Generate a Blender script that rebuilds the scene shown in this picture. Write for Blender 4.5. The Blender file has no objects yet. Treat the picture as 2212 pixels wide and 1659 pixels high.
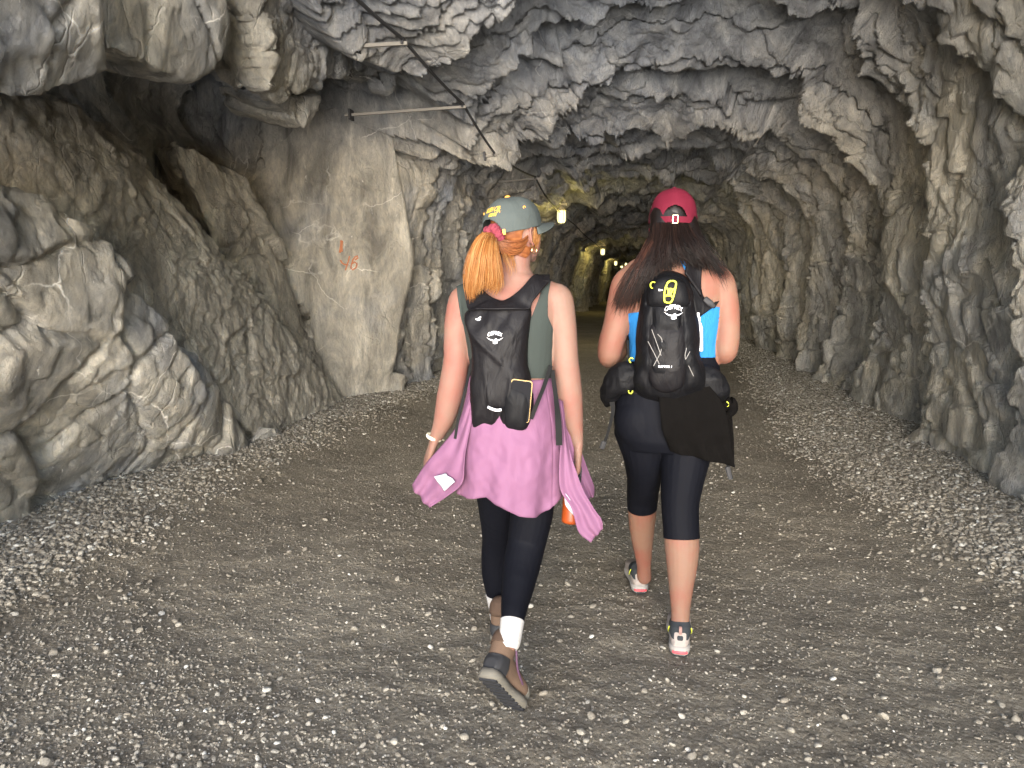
import bpy, bmesh, math, random
import numpy as np
from mathutils import Vector, Matrix
from mathutils.bvhtree import BVHTree

S = bpy.context.scene
COL = S.collection
random.seed(7)

# ------------------------------------------------------------------ camera
CAM_H = 1.38
FPX = 1536.0                       # focal length in pixels of a 2212 px wide picture
PITCH, YAW = math.radians(8.2), math.radians(10.3)
cam_d = bpy.data.cameras.new('camera')
cam_d.sensor_width = 36.0
cam_d.lens = FPX / 2212.0 * 36.0
cam_d.clip_start = 0.05
cam_d.clip_end = 600
cam = bpy.data.objects.new('camera', cam_d)
cam.location = (0, 0, CAM_H)
cam.rotation_euler = (math.radians(90) - PITCH, 0, YAW)
COL.objects.link(cam)
S.camera = cam

# ------------------------------------------------------------------ daylight
SUN_EL, SUN_ROT = math.radians(-8.0), math.radians(176)
world = bpy.data.worlds.new('World')
S.world = world
world.use_nodes = True
wn = world.node_tree
sky = wn.nodes.new('ShaderNodeTexSky')
sky.sky_type = 'NISHITA'
sky.sun_disc = False
sky.sun_elevation = math.radians(25.0)
sky.sun_rotation = SUN_ROT
bg = wn.nodes['Background']
wn.links.new(sky.outputs[0], bg.inputs[0])
bg.inputs[1].default_value = 0.13
sun_d = bpy.data.lights.new('sun', 'SUN')
sun_d.energy = 2.4
sun_d.angle = math.radians(46)
sun_d.color = (1.0, 0.985, 0.965)
sun = bpy.data.objects.new('sun', sun_d)
# light travels along +Y into the tunnel, slightly upward, standing in for outside bounce
sd = Vector((-math.sin(math.radians(5)), math.cos(math.radians(5)), -math.tan(SUN_EL)))
sun.rotation_euler = sd.to_track_quat('-Z', 'Y').to_euler()
sun.location = (-2, -12, 3)
COL.objects.link(sun)

S.view_settings.view_transform = 'Standard'
S.view_settings.look = 'None'
S.view_settings.gamma = 1
S.view_settings.exposure = 2.6
S.view_settings.use_curve_mapping = False
S.cycles.use_denoising = True
S.cycles.max_bounces = 8
S.cycles.diffuse_bounces = 2
S.cycles.glossy_bounces = 2
S.cycles.sample_clamp_indirect = 4.0

# ------------------------------------------------------------------ helpers
_F = np.array([-math.sin(YAW)*math.cos(PITCH), math.cos(YAW)*math.cos(PITCH), -math.sin(PITCH)])
_R = np.array([math.cos(YAW), math.sin(YAW), 0.0])
_U = np.cross(_R, _F)
_C = np.array([0, 0, CAM_H])
def ray(px, py):
    d = _F + _R*(px-1106)/FPX - _U*(py-829.5)/FPX
    return d/np.linalg.norm(d)
def atY(px, py, Y):
    d = ray(px, py); return _C + d*((Y)/d[1])
def atX(px, py, X):
    d = ray(px, py); return _C + d*(X/d[0])
def gnd(px, py, z=0.0):
    d = ray(px, py); return _C + d*((z-CAM_H)/d[2])

def _hash3(ix, iy, iz, seed):
    h = (ix.astype(np.uint32)*np.uint32(374761393) + iy.astype(np.uint32)*np.uint32(668265263)
         + iz.astype(np.uint32)*np.uint32(2147483647) + np.uint32((seed*974634777 + 1274126177) & 0xffffffff))
    h = (h ^ (h >> np.uint32(13)))*np.uint32(1274126177)
    h = (h ^ (h >> np.uint32(16)))*np.uint32(2246822519)
    return h ^ (h >> np.uint32(15))
_G = np.random.RandomState(3).normal(size=(256, 3)); _G /= np.linalg.norm(_G, axis=1)[:, None]
def noise3(P, seed=0):
    """gradient noise, P (N,3) -> about -1..1"""
    I = np.floor(P).astype(np.int64); Fr = P - I
    W = Fr*Fr*Fr*(Fr*(Fr*6-15)+10)
    out = 0
    for dx in (0, 1):
        wx = W[:, 0] if dx else 1-W[:, 0]
        for dy in (0, 1):
            wy = W[:, 1] if dy else 1-W[:, 1]
            for dz in (0, 1):
                wz = W[:, 2] if dz else 1-W[:, 2]
                g = _G[_hash3(I[:, 0]+dx, I[:, 1]+dy, I[:, 2]+dz, seed) & 255]
                dot = g[:, 0]*(Fr[:, 0]-dx) + g[:, 1]*(Fr[:, 1]-dy) + g[:, 2]*(Fr[:, 2]-dz)
                out = out + wx*wy*wz*dot
    return out*1.6
def fbm(P, seed=0, oct=3, gain=0.5):
    a, s, r = 1.0, 0.0, 0.0
    for k in range(oct):
        r = r + a*noise3(P*(2.0**k), seed+k*17); a *= gain
    return r
def facets(P, seed=0):
    """cellular blocks: (tilted-plane offset per block, distance to the joint)"""
    I = np.floor(P).astype(np.int64); d1 = np.full(len(P), 9.0); d2 = np.full(len(P), 9.0); off = np.zeros(len(P))
    for dx in (-1, 0, 1):
        for dy in (-1, 0, 1):
            for dz in (-1, 0, 1):
                J = I + np.array([dx, dy, dz])
                h = _hash3(J[:, 0], J[:, 1], J[:, 2], seed)
                j = np.stack([(h & 1023)/1023.0, ((h >> np.uint32(10)) & 1023)/1023.0, ((h >> np.uint32(20)) & 1023)/1023.0], 1)
                D = P - (J + j); dd = np.sqrt((D*D).sum(1))
                g = _G[(h*np.uint32(747796405) >> np.uint32(12)) & 255]
                o = (D*g).sum(1)*0.9 + (((h >> np.uint32(7)) & 255)/255.0 - 0.5)
                near = dd < d1
                d2 = np.where(near, d1, np.minimum(d2, dd)); off = np.where(near, o, off); d1 = np.where(near, dd, d1)
    return off, d2-d1
def hash01(a, b, seed=0):
    return (_hash3(np.asarray(a).astype(np.int64), np.asarray(b).astype(np.int64), np.zeros_like(np.asarray(a)).astype(np.int64), seed) & 0xffff)/65535.0
def sstep(a, b, x):
    t = np.clip((x-a)/(b-a), 0, 1); return t*t*(3-2*t)

def grid_faces(nu, nv, closed_u=False):
    """index order i*nv + j"""
    iu = np.arange(nu if closed_u else nu-1); jv = np.arange(nv-1)
    I, J = np.meshgrid(iu, jv, indexing='ij')
    I2 = (I+1) % nu
    f = np.stack([I*nv+J, I2*nv+J, I2*nv+J+1, I*nv+J+1], -1).reshape(-1, 4)
    return f
def np_mesh(name, V, Fc, smooth=True):
    me = bpy.data.meshes.new(name)
    V = np.asarray(V, dtype=np.float32); Fc = np.asarray(Fc, dtype=np.int32)
    k = Fc.shape[1]
    me.vertices.add(len(V)); me.vertices.foreach_set('co', V.ravel())
    me.loops.add(Fc.size); me.loops.foreach_set('vertex_index', Fc.ravel())
    me.polygons.add(len(Fc)); me.polygons.foreach_set('loop_start', np.arange(0, Fc.size, k, dtype=np.int32))
    me.polygons.foreach_set('use_smooth', np.full(len(Fc), smooth))
    me.update(calc_edges=True)
    return me
def set_attr(me, name, vals):
    a = me.attributes.new(name, 'FLOAT', 'POINT'); a.data.foreach_set('value', np.asarray(vals, dtype=np.float32).ravel())
def get_v(me):
    a = np.empty(len(me.vertices)*3, np.float32); me.vertices.foreach_get('co', a); return a.reshape(-1, 3).astype(float)
def set_v(me, V):
    me.vertices.foreach_set('co', np.asarray(V, np.float32).ravel()); me.update()
def get_n(me):
    a = np.empty(len(me.vertices)*3, np.float32); me.vertices.foreach_get('normal', a); return a.reshape(-1, 3).astype(float)

def tag(o, label=None, cat=None, group=None, kind=None):
    if label: o['label'] = label
    if cat: o['category'] = cat
    if group: o['group'] = group
    if kind: o['kind'] = kind
    return o
def link(name, me, mat=None, parent=None):
    """vertices are in world space; a child is shifted so that its parent keeps its own location"""
    o = bpy.data.objects.new(name, me)
    if mat is not None: me.materials.append(mat)
    COL.objects.link(o)
    if parent is not None:
        root = parent
        off = Vector((0, 0, 0))
        while root is not None:
            off += root.location; root = root.parent
        me.transform(Matrix.Translation(-off))
        o.parent = parent
    return o
def empty(name, loc):
    o = bpy.data.objects.new(name, None); o.location = loc; o.empty_display_size = 0.1
    COL.objects.link(o); return o

class NT:
    def __init__(s, name):
        s.m = bpy.data.materials.new(name); s.m.use_nodes = True
        s.t = s.m.node_tree; s.b = s.t.nodes['Principled BSDF']
    def n(s, kind, **kw):
        nd = s.t.nodes.new('ShaderNode'+kind)
        for k, v in kw.items():
            if k[0] == '_':
                nd.inputs[int(k[1:])].default_value = v
            else: setattr(nd, k, v)
        return nd
    def l(s, a, b): s.t.links.new(a, b)
    def coord(s, sc=(1, 1, 1), rot=(0, 0, 0)):
        g = s.n('NewGeometry'); mp = s.n('Mapping')
        mp.inputs['Scale'].default_value = sc; mp.inputs['Rotation'].default_value = rot
        s.l(g.outputs['Position'], mp.inputs['Vector']); return mp.outputs[0]
    def noise(s, vec, scale, detail=4, rough=0.55, dist=0.0):
        nd = s.n('TexNoise'); nd.inputs['Scale'].default_value = scale; nd.inputs['Detail'].default_value = detail
        nd.inputs['Roughness'].default_value = rough; nd.inputs['Distortion'].default_value = dist
        s.l(vec, nd.inputs['Vector']); return nd.outputs['Fac']
    def ramp(s, fac, stops):
        r = s.n('ValToRGB'); e = r.color_ramp.elements
        while len(e) < len(stops): e.new(0.5)
        for el, (p, c) in zip(e, stops):
            el.position = p; el.color = (*c, 1) if len(c) == 3 else c
        s.l(fac, r.inputs[0]); return r.outputs[0]
    def mix(s, f, a, b, mode='MIX'):
        m = s.n('MixRGB'); m.blend_type = mode
        for i, v in ((0, f), (1, a), (2, b)):
            if hasattr(v, 'type') and hasattr(v, 'is_output'): s.l(v, m.inputs[i])
            elif isinstance(v, (int, float)): m.inputs[i].default_value = v if i == 0 else (v, v, v, 1)
            else: m.inputs[i].default_value = (*v, 1)
        return m.outputs[0]
    def math(s, op, a, b=0.5):
        m = s.n('Math'); m.operation = op
        for i, v in ((0, a), (1, b)):
            if isinstance(v, (int, float)): m.inputs[i].default_value = v
            else: s.l(v, m.inputs[i])
        return m.outputs[0]
    def attr(s, name):
        a = s.n('Attribute'); a.attribute_name = name; return a.outputs['Fac']
    def bump(s, h, dist, strength=1.0, prev=None):
        b = s.n('Bump'); b.inputs['Distance'].default_value = dist; b.inputs['Strength'].default_value = strength
        s.l(h, b.inputs['Height'])
        if prev is not None: s.l(prev, b.inputs['Normal'])
        return b.outputs[0]
    def out(s, col=None, rough=0.7, normal=None, **kw):
        if col is not None:
            if hasattr(col, 'is_output'): s.l(col, s.b.inputs['Base Color'])
            else: s.b.inputs['Base Color'].default_value = (*col, 1)
        if hasattr(rough, 'is_output'): s.l(rough, s.b.inputs['Roughness'])
        else: s.b.inputs['Roughness'].default_value = rough
        if normal is not None: s.l(normal, s.b.inputs['Normal'])
        for k, v in kw.items(): s.b.inputs[k].default_value = v
        return s.m
# ------------------------------------------------------------------ rock
def rock_mat(name, warm=0.5, streak_rot=(0, 0, 0), stretch=(1, 1, 0.35), pale=1.0, gain=1.0):
    m = NT(name)
    P = m.coord(); Q = m.coord(stretch, streak_rot)
    big = m.noise(P, 0.9, 5, 0.6, 0.6)
    mid = m.noise(Q, 3.2, 6, 0.65, 1.0)
    fine = m.noise(Q, 22, 6, 0.7, 0.4)
    c1 = m.ramp(mid, [(0.34, (0.045, 0.051, 0.062)), (0.47, (0.145, 0.155, 0.175)), (0.60, (0.225, 0.23, 0.235)), (0.76, (0.42, 0.42, 0.41))])
    c2 = m.ramp(mid, [(0.33, (0.095, 0.085, 0.068)), (0.50, (0.25, 0.228, 0.185)), (0.72, (0.42, 0.385, 0.32))])
    w = m.ramp(big, [(0.5-0.22*warm-0.05, (0, 0, 0)), (0.62-0.22*warm+0.05, (1, 1, 1))])
    # the brownish dust hangs on the walls, the roof is blue grey
    g = m.n('NewGeometry'); sp = m.n('SeparateXYZ'); m.l(g.outputs['Position'], sp.inputs[0])
    hgt = m.n('MapRange'); m.l(sp.outputs[2], hgt.inputs[0]); hgt.inputs[1].default_value = 2.6; hgt.inputs[2].default_value = 3.7
    hgt.inputs[3].default_value = 1.0; hgt.inputs[4].default_value = 0.05
    w2 = m.math('MULTIPLY', w, hgt.outputs[0])
    sd = m.n('MapRange'); m.l(sp.outputs[0], sd.inputs[0]); sd.inputs[1].default_value = -0.5; sd.inputs[2].default_value = 2.4
    sd.inputs[3].default_value = 0.0; sd.inputs[4].default_value = 0.5
    w3 = m.math('MAXIMUM', w2, sd.outputs[0])
    c = m.mix(w3, c1, c2)
    c = m.mix(m.ramp(fine, [(0.35, (1, 1, 1)), (0.7, (0, 0, 0))]), c, m.mix(0.5, c, (0.10, 0.098, 0.095)))
    # calcite streaks
    st = m.noise(m.coord((stretch[0]*1.0, stretch[1]*1.0, stretch[2]*0.7), streak_rot), 9, 5, 0.75, 2.5)
    stf = m.ramp(st, [(0.62, (0, 0, 0)), (0.72, (1, 1, 1))])
    stf = m.math('MULTIPLY', stf, m.ramp(m.noise(P, 1.7, 3), [(0.45, (0, 0, 0)), (0.62, (1, 1, 1))]))
    c = m.mix(m.math('MULTIPLY', stf, 0.55*pale), c, (0.55, 0.53, 0.49))
    # thin white veins
    v = m.n('TexVoronoi'); v.feature = 'DISTANCE_TO_EDGE'; v.inputs['Scale'].default_value = 1.6
    wv = m.n('MixRGB'); wv.inputs[0].default_value = 0.25
    nz = m.n('TexNoise'); nz.inputs['Scale'].default_value = 3.0; nz.inputs['Detail'].default_value = 4
    m.l(P, nz.inputs['Vector']); m.l(P, wv.inputs[1]); m.l(nz.outputs['Color'], wv.inputs[2]); m.l(wv.outputs[0], v.inputs['Vector'])
    vf = m.ramp(v.outputs['Distance'], [(0.0, (1, 1, 1)), (0.010, (0, 0, 0))])
    vf = m.math('MULTIPLY', vf, m.ramp(m.noise(P, 1.1, 2), [(0.5, (0, 0, 0)), (0.6, (1, 1, 1))]))
    c = m.mix(m.math('MULTIPLY', vf, 0.35*pale), c, (0.6, 0.58, 0.54))
    n1 = m.bump(m.noise(Q, 6, 9, 0.75, 1.0), 0.12, 1.0)
    n2 = m.bump(m.noise(Q, 30, 7, 0.8, 0.5), 0.03, 1.0, n1)
    # sharp hairline cracks
    vc = m.n('TexVoronoi'); vc.feature = 'DISTANCE_TO_EDGE'; vc.inputs['Scale'].default_value = 3.3
    wc = m.n('MixRGB'); wc.inputs[0].default_value = 0.2
    mq = m.coord((stretch[0]*1.2, stretch[1]*1.2, stretch[2]*0.9), streak_rot)
    m.l(mq, wc.inputs[1]); m.l(nz.outputs['Color'], wc.inputs[2]); m.l(wc.outputs[0], vc.inputs['Vector'])
    cr = m.ramp(vc.outputs['Distance'], [(0.0, (0, 0, 0)), (0.02, (1, 1, 1))])
    cr = m.mix(m.ramp(m.noise(P, 1.9, 3), [(0.46, (0, 0, 0)), (0.56, (1, 1, 1))]), (1, 1, 1), cr)
    n3 = m.bump(cr, 0.012, 0.6, n2)
    gain *= 2.0
    c = m.mix(1.0, c, (gain, gain, gain), 'MULTIPLY')
    return m.out(c, 0.52, n3)

M_ROCK = rock_mat('tunnel_rock', 0.45, gain=1.2)
M_SLAB_DARK = rock_mat('rough_brown_slab', 1.3, (0, 0.0, 0), (1, 1, 0.6), 0.5, 1.45)
M_FACE = rock_mat('tall_pale_face', 0.9, (0, 0, 0), (1, 1, 0.4), 1.6, 1.3)
M_SLAB = rock_mat('grey_beige_slab', 0.55, (0, 0, 0), (1, 1, 0.6), 1.6, 1.4)

# cross section of the bore, left floor -> roof -> right floor
PROF = np.array([(-3.25, -0.5), (-3.22, 0.4), (-3.15, 1.3), (-3.0, 2.2), (-2.72, 3.05), (-2.12, 3.72), (-1.2, 4.2), (0.0, 4.36),
                 (1.1, 4.3), (2.0, 4.0), (2.5, 3.3), (2.72, 2.3), (2.78, 1.2), (2.8, 0.4), (2.85, -0.5)])
def catmull(P, n, closed=False):
    P = np.asarray(P, float)
    if closed: E = np.vstack([P[-1], P, P[0], P[1]]); segs = len(P)
    else: E = np.vstack([2*P[0]-P[1], P, 2*P[-1]-P[-2]]); segs = len(P)-1
    t = np.linspace(0, segs, n, endpoint=not closed); i = np.minimum(t.astype(int), segs-1); f = (t-i)[:, None]
    p0, p1, p2, p3 = E[i], E[i+1], E[i+2], E[i+3]
    return 0.5*((2*p1) + (-p0+p2)*f + (2*p0-5*p1+4*p2-p3)*f**2 + (-p0+3*p1-3*p2+p3)*f**3)
def resample(P, n):
    d = np.r_[0, np.cumsum(np.linalg.norm(np.diff(P, axis=0), axis=1))]
    t = np.linspace(0, d[-1], n); return np.stack([np.interp(t, d, P[:, k]) for k in range(P.shape[1])], 1)

def saw(ph, s, seed, lo=0.25, cells=1.2, p=1.25, groove=0.0):
    """one set of rock leaves: rises towards the far end of each leaf, then breaks off"""
    k = np.floor(ph); f = ph-k
    c = np.floor(s/cells + 7*hash01(k, k*0, seed+5) + 0.5*noise3(np.stack([s*1.1/cells, ph*0.7, ph*0+seed], 1), seed+2))
    amp = lo + (1-lo)*hash01(k, c, seed)
    amp2 = lo + (1-lo)*hash01(k, k*0+3, seed+1)
    A = 0.6*amp+0.4*amp2
    return (np.clip((f-0.06)/0.94, 0, 1)**p)*A - groove*(0.35+0.65*A)*np.exp(-(f/0.085)**2), k

def build_tunnel():
    prof = resample(catmull(PROF, 400), 720)
    nrm = np.gradient(prof, axis=0); nrm = np.stack([nrm[:, 1], -nrm[:, 0]], 1); nrm /= np.linalg.norm(nrm, axis=1)[:, None]   # points inwards
    s = np.r_[0, np.cumsum(np.linalg.norm(np.diff(prof, axis=0), axis=1))]
    ys = [-1.8]
    while ys[-1] < 74: ys.append(ys[-1] + (0.06 if ys[-1] < 3 else max(0.013, 0.0034*ys[-1])))
    ys = np.array(ys)
    nu, nv = len(ys), len(prof)
    Y = np.repeat(ys, nv); Sx = np.tile(s, nu)
    X0 = np.tile(prof[:, 0], nu); Z0 = np.tile(prof[:, 1], nu); NX = np.tile(nrm[:, 0], nu); NZ = np.tile(nrm[:, 1], nu)
    B = np.stack([X0, Y, Z0], 1)
    roof = sstep(2.4, 3.6, Z0)
    wall_r = sstep(0.5, 2.0, X0)*(1-roof)
    # slow wander of the walls
    d = 0.26*noise3(B/3.1, 11) + 0.07*noise3(B/np.array([1.3, .8, 1.3]), 12)
    # large ribs
    w1 = 0.85*noise3(B/np.array([2.6, 4.0, 2.6]), 21) + 0.28*noise3(B/0.9, 22) + 0.08*noise3(B/0.3, 23) + 0.035*(1-0.7*roof)*noise3(B/0.11, 24)
    shear = 0.16*(Z0-1.5)*(1-roof)
    lips = np.array([-4, -1.5, 1.2, 3.4, 5.1, 6.75, 8.05, 9.55, 11.1, 13.0, 15.0, 17.4, 20.0, 22.8, 26.2, 30, 34.5, 39, 44, 50, 56, 63, 70, 78])
    ph = np.interp(Y + w1*1.0 + shear, lips, np.arange(len(lips)))
    a, k = saw(ph, Sx, 31, 0.5, 3.4, 0.7, 1.35)
    d = d + (0.52+0.46*roof)*a*(1+0.012*Y)
    # medium leaves
    w2 = 0.30*noise3(B/np.array([1.2, 1.2, 1.2]), 41) + 0.075*noise3(B/0.32, 42) + 0.04*(1-0.7*roof)*noise3(B/0.1, 45) + w1*0.35
    ph = (Y + w2*1.2 + shear*1.4)/(0.46*(1+0.02*np.maximum(Y-8, 0)))
    a, k = saw(ph, Sx, 51, 0.15, 1.7, 0.8, 1.1)
    m2 = sstep(-0.45, 0.35, noise3(B/1.3, 43))
    d = d + (0.22+0.15*roof)*a*(0.35+0.65*m2)
    # small leaves
    w3 = 0.11*noise3(B/np.array([0.5, 0.5, 0.5]), 61) + 0.04*(1-0.6*roof)*noise3(B/0.13, 62) + w2*0.5
    ph = (Y + w3*1.2 + shear*1.4)/(0.155*(1+0.03*np.maximum(Y-8, 0)))
    a, k = saw(ph, Sx, 71, 0.0, 0.8, 0.85, 0.55)
    m3 = sstep(-0.3, 0.4, noise3(B/0.8, 63))
    d = d + (0.085+0.08*roof)*a*(0.15+0.85*m3)
    # grain
    d = d + 0.012*noise3(B/np.array([0.16, 0.10, 0.3]), 81) + 0.006*noise3(B/0.05, 82)
    # broken facets
    Bw = B + 0.10*np.stack([noise3(B/0.35, 301), noise3(B/0.35, 302), noise3(B/0.35, 303)], 1)
    fo, fe = facets(Bw/np.array([0.75, 0.55, 0.75]), 93); d = d + 0.055*fo - 0.035*np.exp(-(fe/0.05)**2)
    fo, fe = facets(Bw/np.array([0.24, 0.16, 0.24]), 94); d = d + 0.017*fo - 0.010*np.exp(-(fe/0.07)**2)
    d = d - 0.26*sstep(2.5, 3.0, Z0)*(1-sstep(3.85, 4.05, Z0))*(1-sstep(-1.7, -1.2, X0))*sstep(7.5, 9, Y)
    # broad smooth buttress at the right edge of the view
    bt = sstep(4.3, 5.1, Y + 0.2*noise3(B/0.8, 97))*(1-sstep(6.25, 6.45, Y + 0.10*noise3(B/0.5, 98) + 0.05*(Z0-1)))*sstep(1.2, 2.0, X0)
    d = d*(1-0.65*bt) + (0.42 + 0.10*fbm(B/1.1, 106, 3) + 0.05*fo)*bt
    # the alcove in the left wall
    al = sstep(1.4, 2.3, Y + 0.15*noise3(B/0.5, 95))*(1-sstep(7.75, 8.2, Y + 0.18*noise3(B/0.6, 96)))*(1-sstep(3.15, 3.45, Z0+0.15*noise3(B/0.7, 97)))*(1-sstep(-2.3, -1.8, X0))
    d = d - al*1.6
    # overhanging shoulder above it
    sh = sstep(1.5, 2.5, Y)*(1-sstep(6.6, 7.8, Y))*sstep(2.3, 2.6, Z0)*(1-sstep(3.5, 3.9, Z0))*(1-sstep(-1.9, -1.4, X0))
    d = d - 0.35*sh
    close = sstep(66, 74, Y)
    V = np.stack([X0 + NX*d, Y + 0.05*noise3(B/0.4, 99), Z0 + NZ*d], 1)
    fl = 1 + 0.9*np.clip((0.8-Y)/3.0, 0, 1)  # unseen mouth flared wide so more light reaches the near walls
    V[:, 0] *= fl; V[:, 2] = np.where(V[:, 2] > 0, V[:, 2]*fl, V[:, 2])
    V[:, 0] *= (1-close); V[:, 2] = V[:, 2]*(1-close) - 0.6*close
    F = grid_faces(nu, nv)
    me = np_mesh('tunnel_rock', V, F)
    o = link('tunnel_rock', me, M_ROCK); tag(o, kind='structure', label='layered grey rock walls and roof of the tunnel')
    return o
TUNNEL = build_tunnel()

def remeshed(me, voxel, smooth_it=0, fac=0.5):
    """voxel remesh of a mesh through the modifier stack"""
    o = bpy.data.objects.new('tmp', me); COL.objects.link(o)
    r = o.modifiers.new('r', 'REMESH'); r.mode = 'VOXEL'; r.voxel_size = voxel; r.use_smooth_shade = True
    if smooth_it:
        sm = o.modifiers.new('s', 'SMOOTH'); sm.factor = fac; sm.iterations = smooth_it
    dg = bpy.context.evaluated_depsgraph_get()
    out = bpy.data.meshes.new_from_object(o.evaluated_get(dg))
    bpy.data.objects.remove(o)
    return out
def hull_mesh(pts):
    bm = bmesh.new()
    for p in pts: bm.verts.new(p)
    bmesh.ops.convex_hull(bm, input=bm.verts[:])
    bmesh.ops.delete(bm, geom=[v for v in bm.verts if not v.link_faces], context='VERTS')
    me = bpy.data.meshes.new('h'); bm.to_mesh(me); bm.free(); return me
def slab(name, front, push, seed, mat, label, voxel=0.024, rough=0.03, leaf_dir=None, leaf_amp=0.0, leaf_len=0.3, facet=0.05, smooth=2, blocky=0.07):
    pts = [tuple(p) for p in front] + [tuple(np.array(p)+np.array(push)) for p in front]
    me = remeshed(hull_mesh(pts), voxel, smooth)
    V = get_v(me); N = get_n(me)
    d = facet*0.8*noise3(V/0.8, seed) + facet*0.12*noise3(V/0.28, seed+1)
    Vw = V + 0.035*np.stack([noise3(V/0.3, seed+11), noise3(V/0.3, seed+12), noise3(V/0.3, seed+13)], 1)
    fo, fe = facets(Vw/0.62, seed+14); d += blocky*(fo - 0.35*np.exp(-(fe/0.04)**2))
    fo, fe = facets(Vw/0.17, seed+15); d += blocky*0.16*(fo - 0.5*np.exp(-(fe/0.06)**2))
    d += rough*noise3(V/0.12, seed+2) + rough*0.5*noise3(V/0.05, seed+3)
    if leaf_amp:
        L = np.array(leaf_dir, float); L /= np.linalg.norm(L)
        q = V@L
        w = 0.3*noise3(V/0.6, seed+5) + 0.10*noise3(V/0.2, seed+6) + 0.04*noise3(V/0.08, seed+8)
        ph = (q + w)/leaf_len
        a, k = saw(ph, V@np.array([0.3, 0.5, 0.8]), seed+7, 0.0, 0.5, 1.3)
        ph2 = (q + w*0.8)/(leaf_len*0.3)
        a2, k = saw(ph2, V@np.array([0.3, 0.5, 0.8]), seed+9, 0.0, 0.2, 1.3)
        d += leaf_amp*a + leaf_amp*0.35*a2
    set_v(me, V + N*d[:, None])
    o = link(name, me, mat)
    # origin at its foot
    b = Vector((float(V[:, 0].mean()), float(V[:, 1].mean()), float(V[:, 2].min())))
    me.transform(Matrix.Translation(-b)); o.location = b
    tag(o, label, 'rock')
    return o

SL = {}
SL['G'] = slab('rock_outcrop', [atX(-260, 330, -2.75), atX(0, 372, -2.85), atX(105, 405, -2.9), atX(210, 520, -2.92), atX(310, 640, -2.97), atX(425, 765, -3.02), atX(500, 900, -3.1),
     atX(535, 985, -3.15), atX(380, 1010, -3.4), atX(180, 1060, -3.75), atX(-250, 1190, -3.6), atX(120, 700, -2.9)], (-0.75, 0.15, -0.1), 201, M_SLAB,
     'blue grey and beige rock outcrop at the lower left, at the foot of the wall', facet=0.05, rough=0.006, blocky=0.12)
SL['D'] = slab('rock_slab', [atX(-60, 190, -3.3), atX(150, 225, -3.45), atX(290, 325, -3.55), atX(480, 565, -3.5), atX(655, 760, -3.42), atX(745, 865, -3.3), atX(735, 905, -3.2),
     atX(620, 990, -3.1), atX(400, 790, -3.22), atX(-60, 470, -3.3)], (-0.5, 0.25, 0.0), 231, M_SLAB_DARK,
     'long dark brown rough slab leaning diagonally across the left alcove', leaf_dir=(0.1, 0.55, -0.85), leaf_amp=0.045, leaf_len=0.16, rough=0.010, facet=0.03, blocky=0.03)
SL['E'] = slab('rock_slab', [atX(370, 300, -3.95), atX(530, 385, -3.85), atX(600, 520, -3.75), atX(668, 672, -3.62), atX(655, 770, -3.55), atX(720, 880, -3.35), atX(560, 760, -3.75)],
     (-0.4, 0.35, 0.0), 261, M_SLAB_DARK, 'narrow flat brown slab between the rough diagonal slab and the tall beige face', rough=0.01, facet=0.03,
     leaf_dir=(0.1, 0.7, -0.7), leaf_amp=0.03, leaf_len=0.5)
SL['F'] = slab('rock_slab', [atY(590, 262, 7.6), atY(700, 235, 7.75), atY(835, 200, 8.0), atY(850, 330, 8.05), atY(872, 470, 8.1), atY(893, 560, 8.1), atY(862, 700, 8.1), atY(835, 862, 8.05), atY(770, 880, 7.75),
     atY(715, 890, 7.5), atY(650, 690, 7.45), atY(505, 385, 7.4)], (-0.25, 0.6, 0.0), 291, M_FACE, 'tall smooth beige rock face with orange paint marks', rough=0.006, blocky=0.015, facet=0.04, voxel=0.026, smooth=6)
SL['A'] = slab('rock_block', [atX(-260, -260, -1.85), atX(170, -200, -1.90), atX(240, 60, -2.00), atX(238, 165, -2.10), atX(150, 200, -2.10), atX(75, 232, -2.10), atX(-240, 205, -2.00)],
     (-0.9, 0.2, 0.25), 321, M_SLAB, 'grey rock block overhanging in the top left corner', rough=0.012, facet=0.06)
SL['B'] = slab('rock_block', [atX(195, -200, -2.05), atX(425, -180, -2.10), atX(480, 40, -2.20), atX(455, 120, -2.25), atX(405, 158, -2.25), atX(355, 158, -2.23), atX(235, 118, -2.15)],
     (-0.8, 0.3, 0.2), 351, M_SLAB, 'pale jutting rock block second from the top left corner, above the dark hollow', rough=0.014, facet=0.09)
SL['C'] = slab('rock_block', [atX(500, -150, -2.30), atX(720, -100, -2.40), atX(775, 60, -2.50), atX(765, 160, -2.55), atX(690, 190, -2.55), atX(600, 205, -2.50), atX(560, 165, -2.40)],
     (-0.7, 0.5, 0.3), 381, M_SLAB, 'grey ribbed rock block hanging over the right end of the dark hollow', rough=0.016, facet=0.08, leaf_dir=(0.6, 0.7, 0.1), leaf_amp=0.1, leaf_len=0.25)
SL['C2'] = slab('rock_wedge', [atX(545, 190, -2.75), atX(690, 205, -2.75), atX(672, 250, -2.80), atX(655, 272, -2.80), atX(575, 235, -2.85)],
     (-0.6, 0.5, 0.15), 411, M_SLAB, 'small dark rock wedge under the ribbed block above the tall beige face', rough=0.01, facet=0.04, voxel=0.018)
SL['H'] = slab('rock_block', [atX(700, -60, -2.35), atX(850, -60, -2.35), atX(842, 110, -2.47), atX(835, 190, -2.55), atX(770, 150, -2.57), atX(740, 60, -2.45)],
     (-0.6, 0.5, 0.2), 431, M_SLAB, 'rough blue grey rock block beside the nearest cable bracket', rough=0.02, facet=0.07, leaf_dir=(0.3, 0.6, -0.6), leaf_amp=0.07, leaf_len=0.2)
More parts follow.
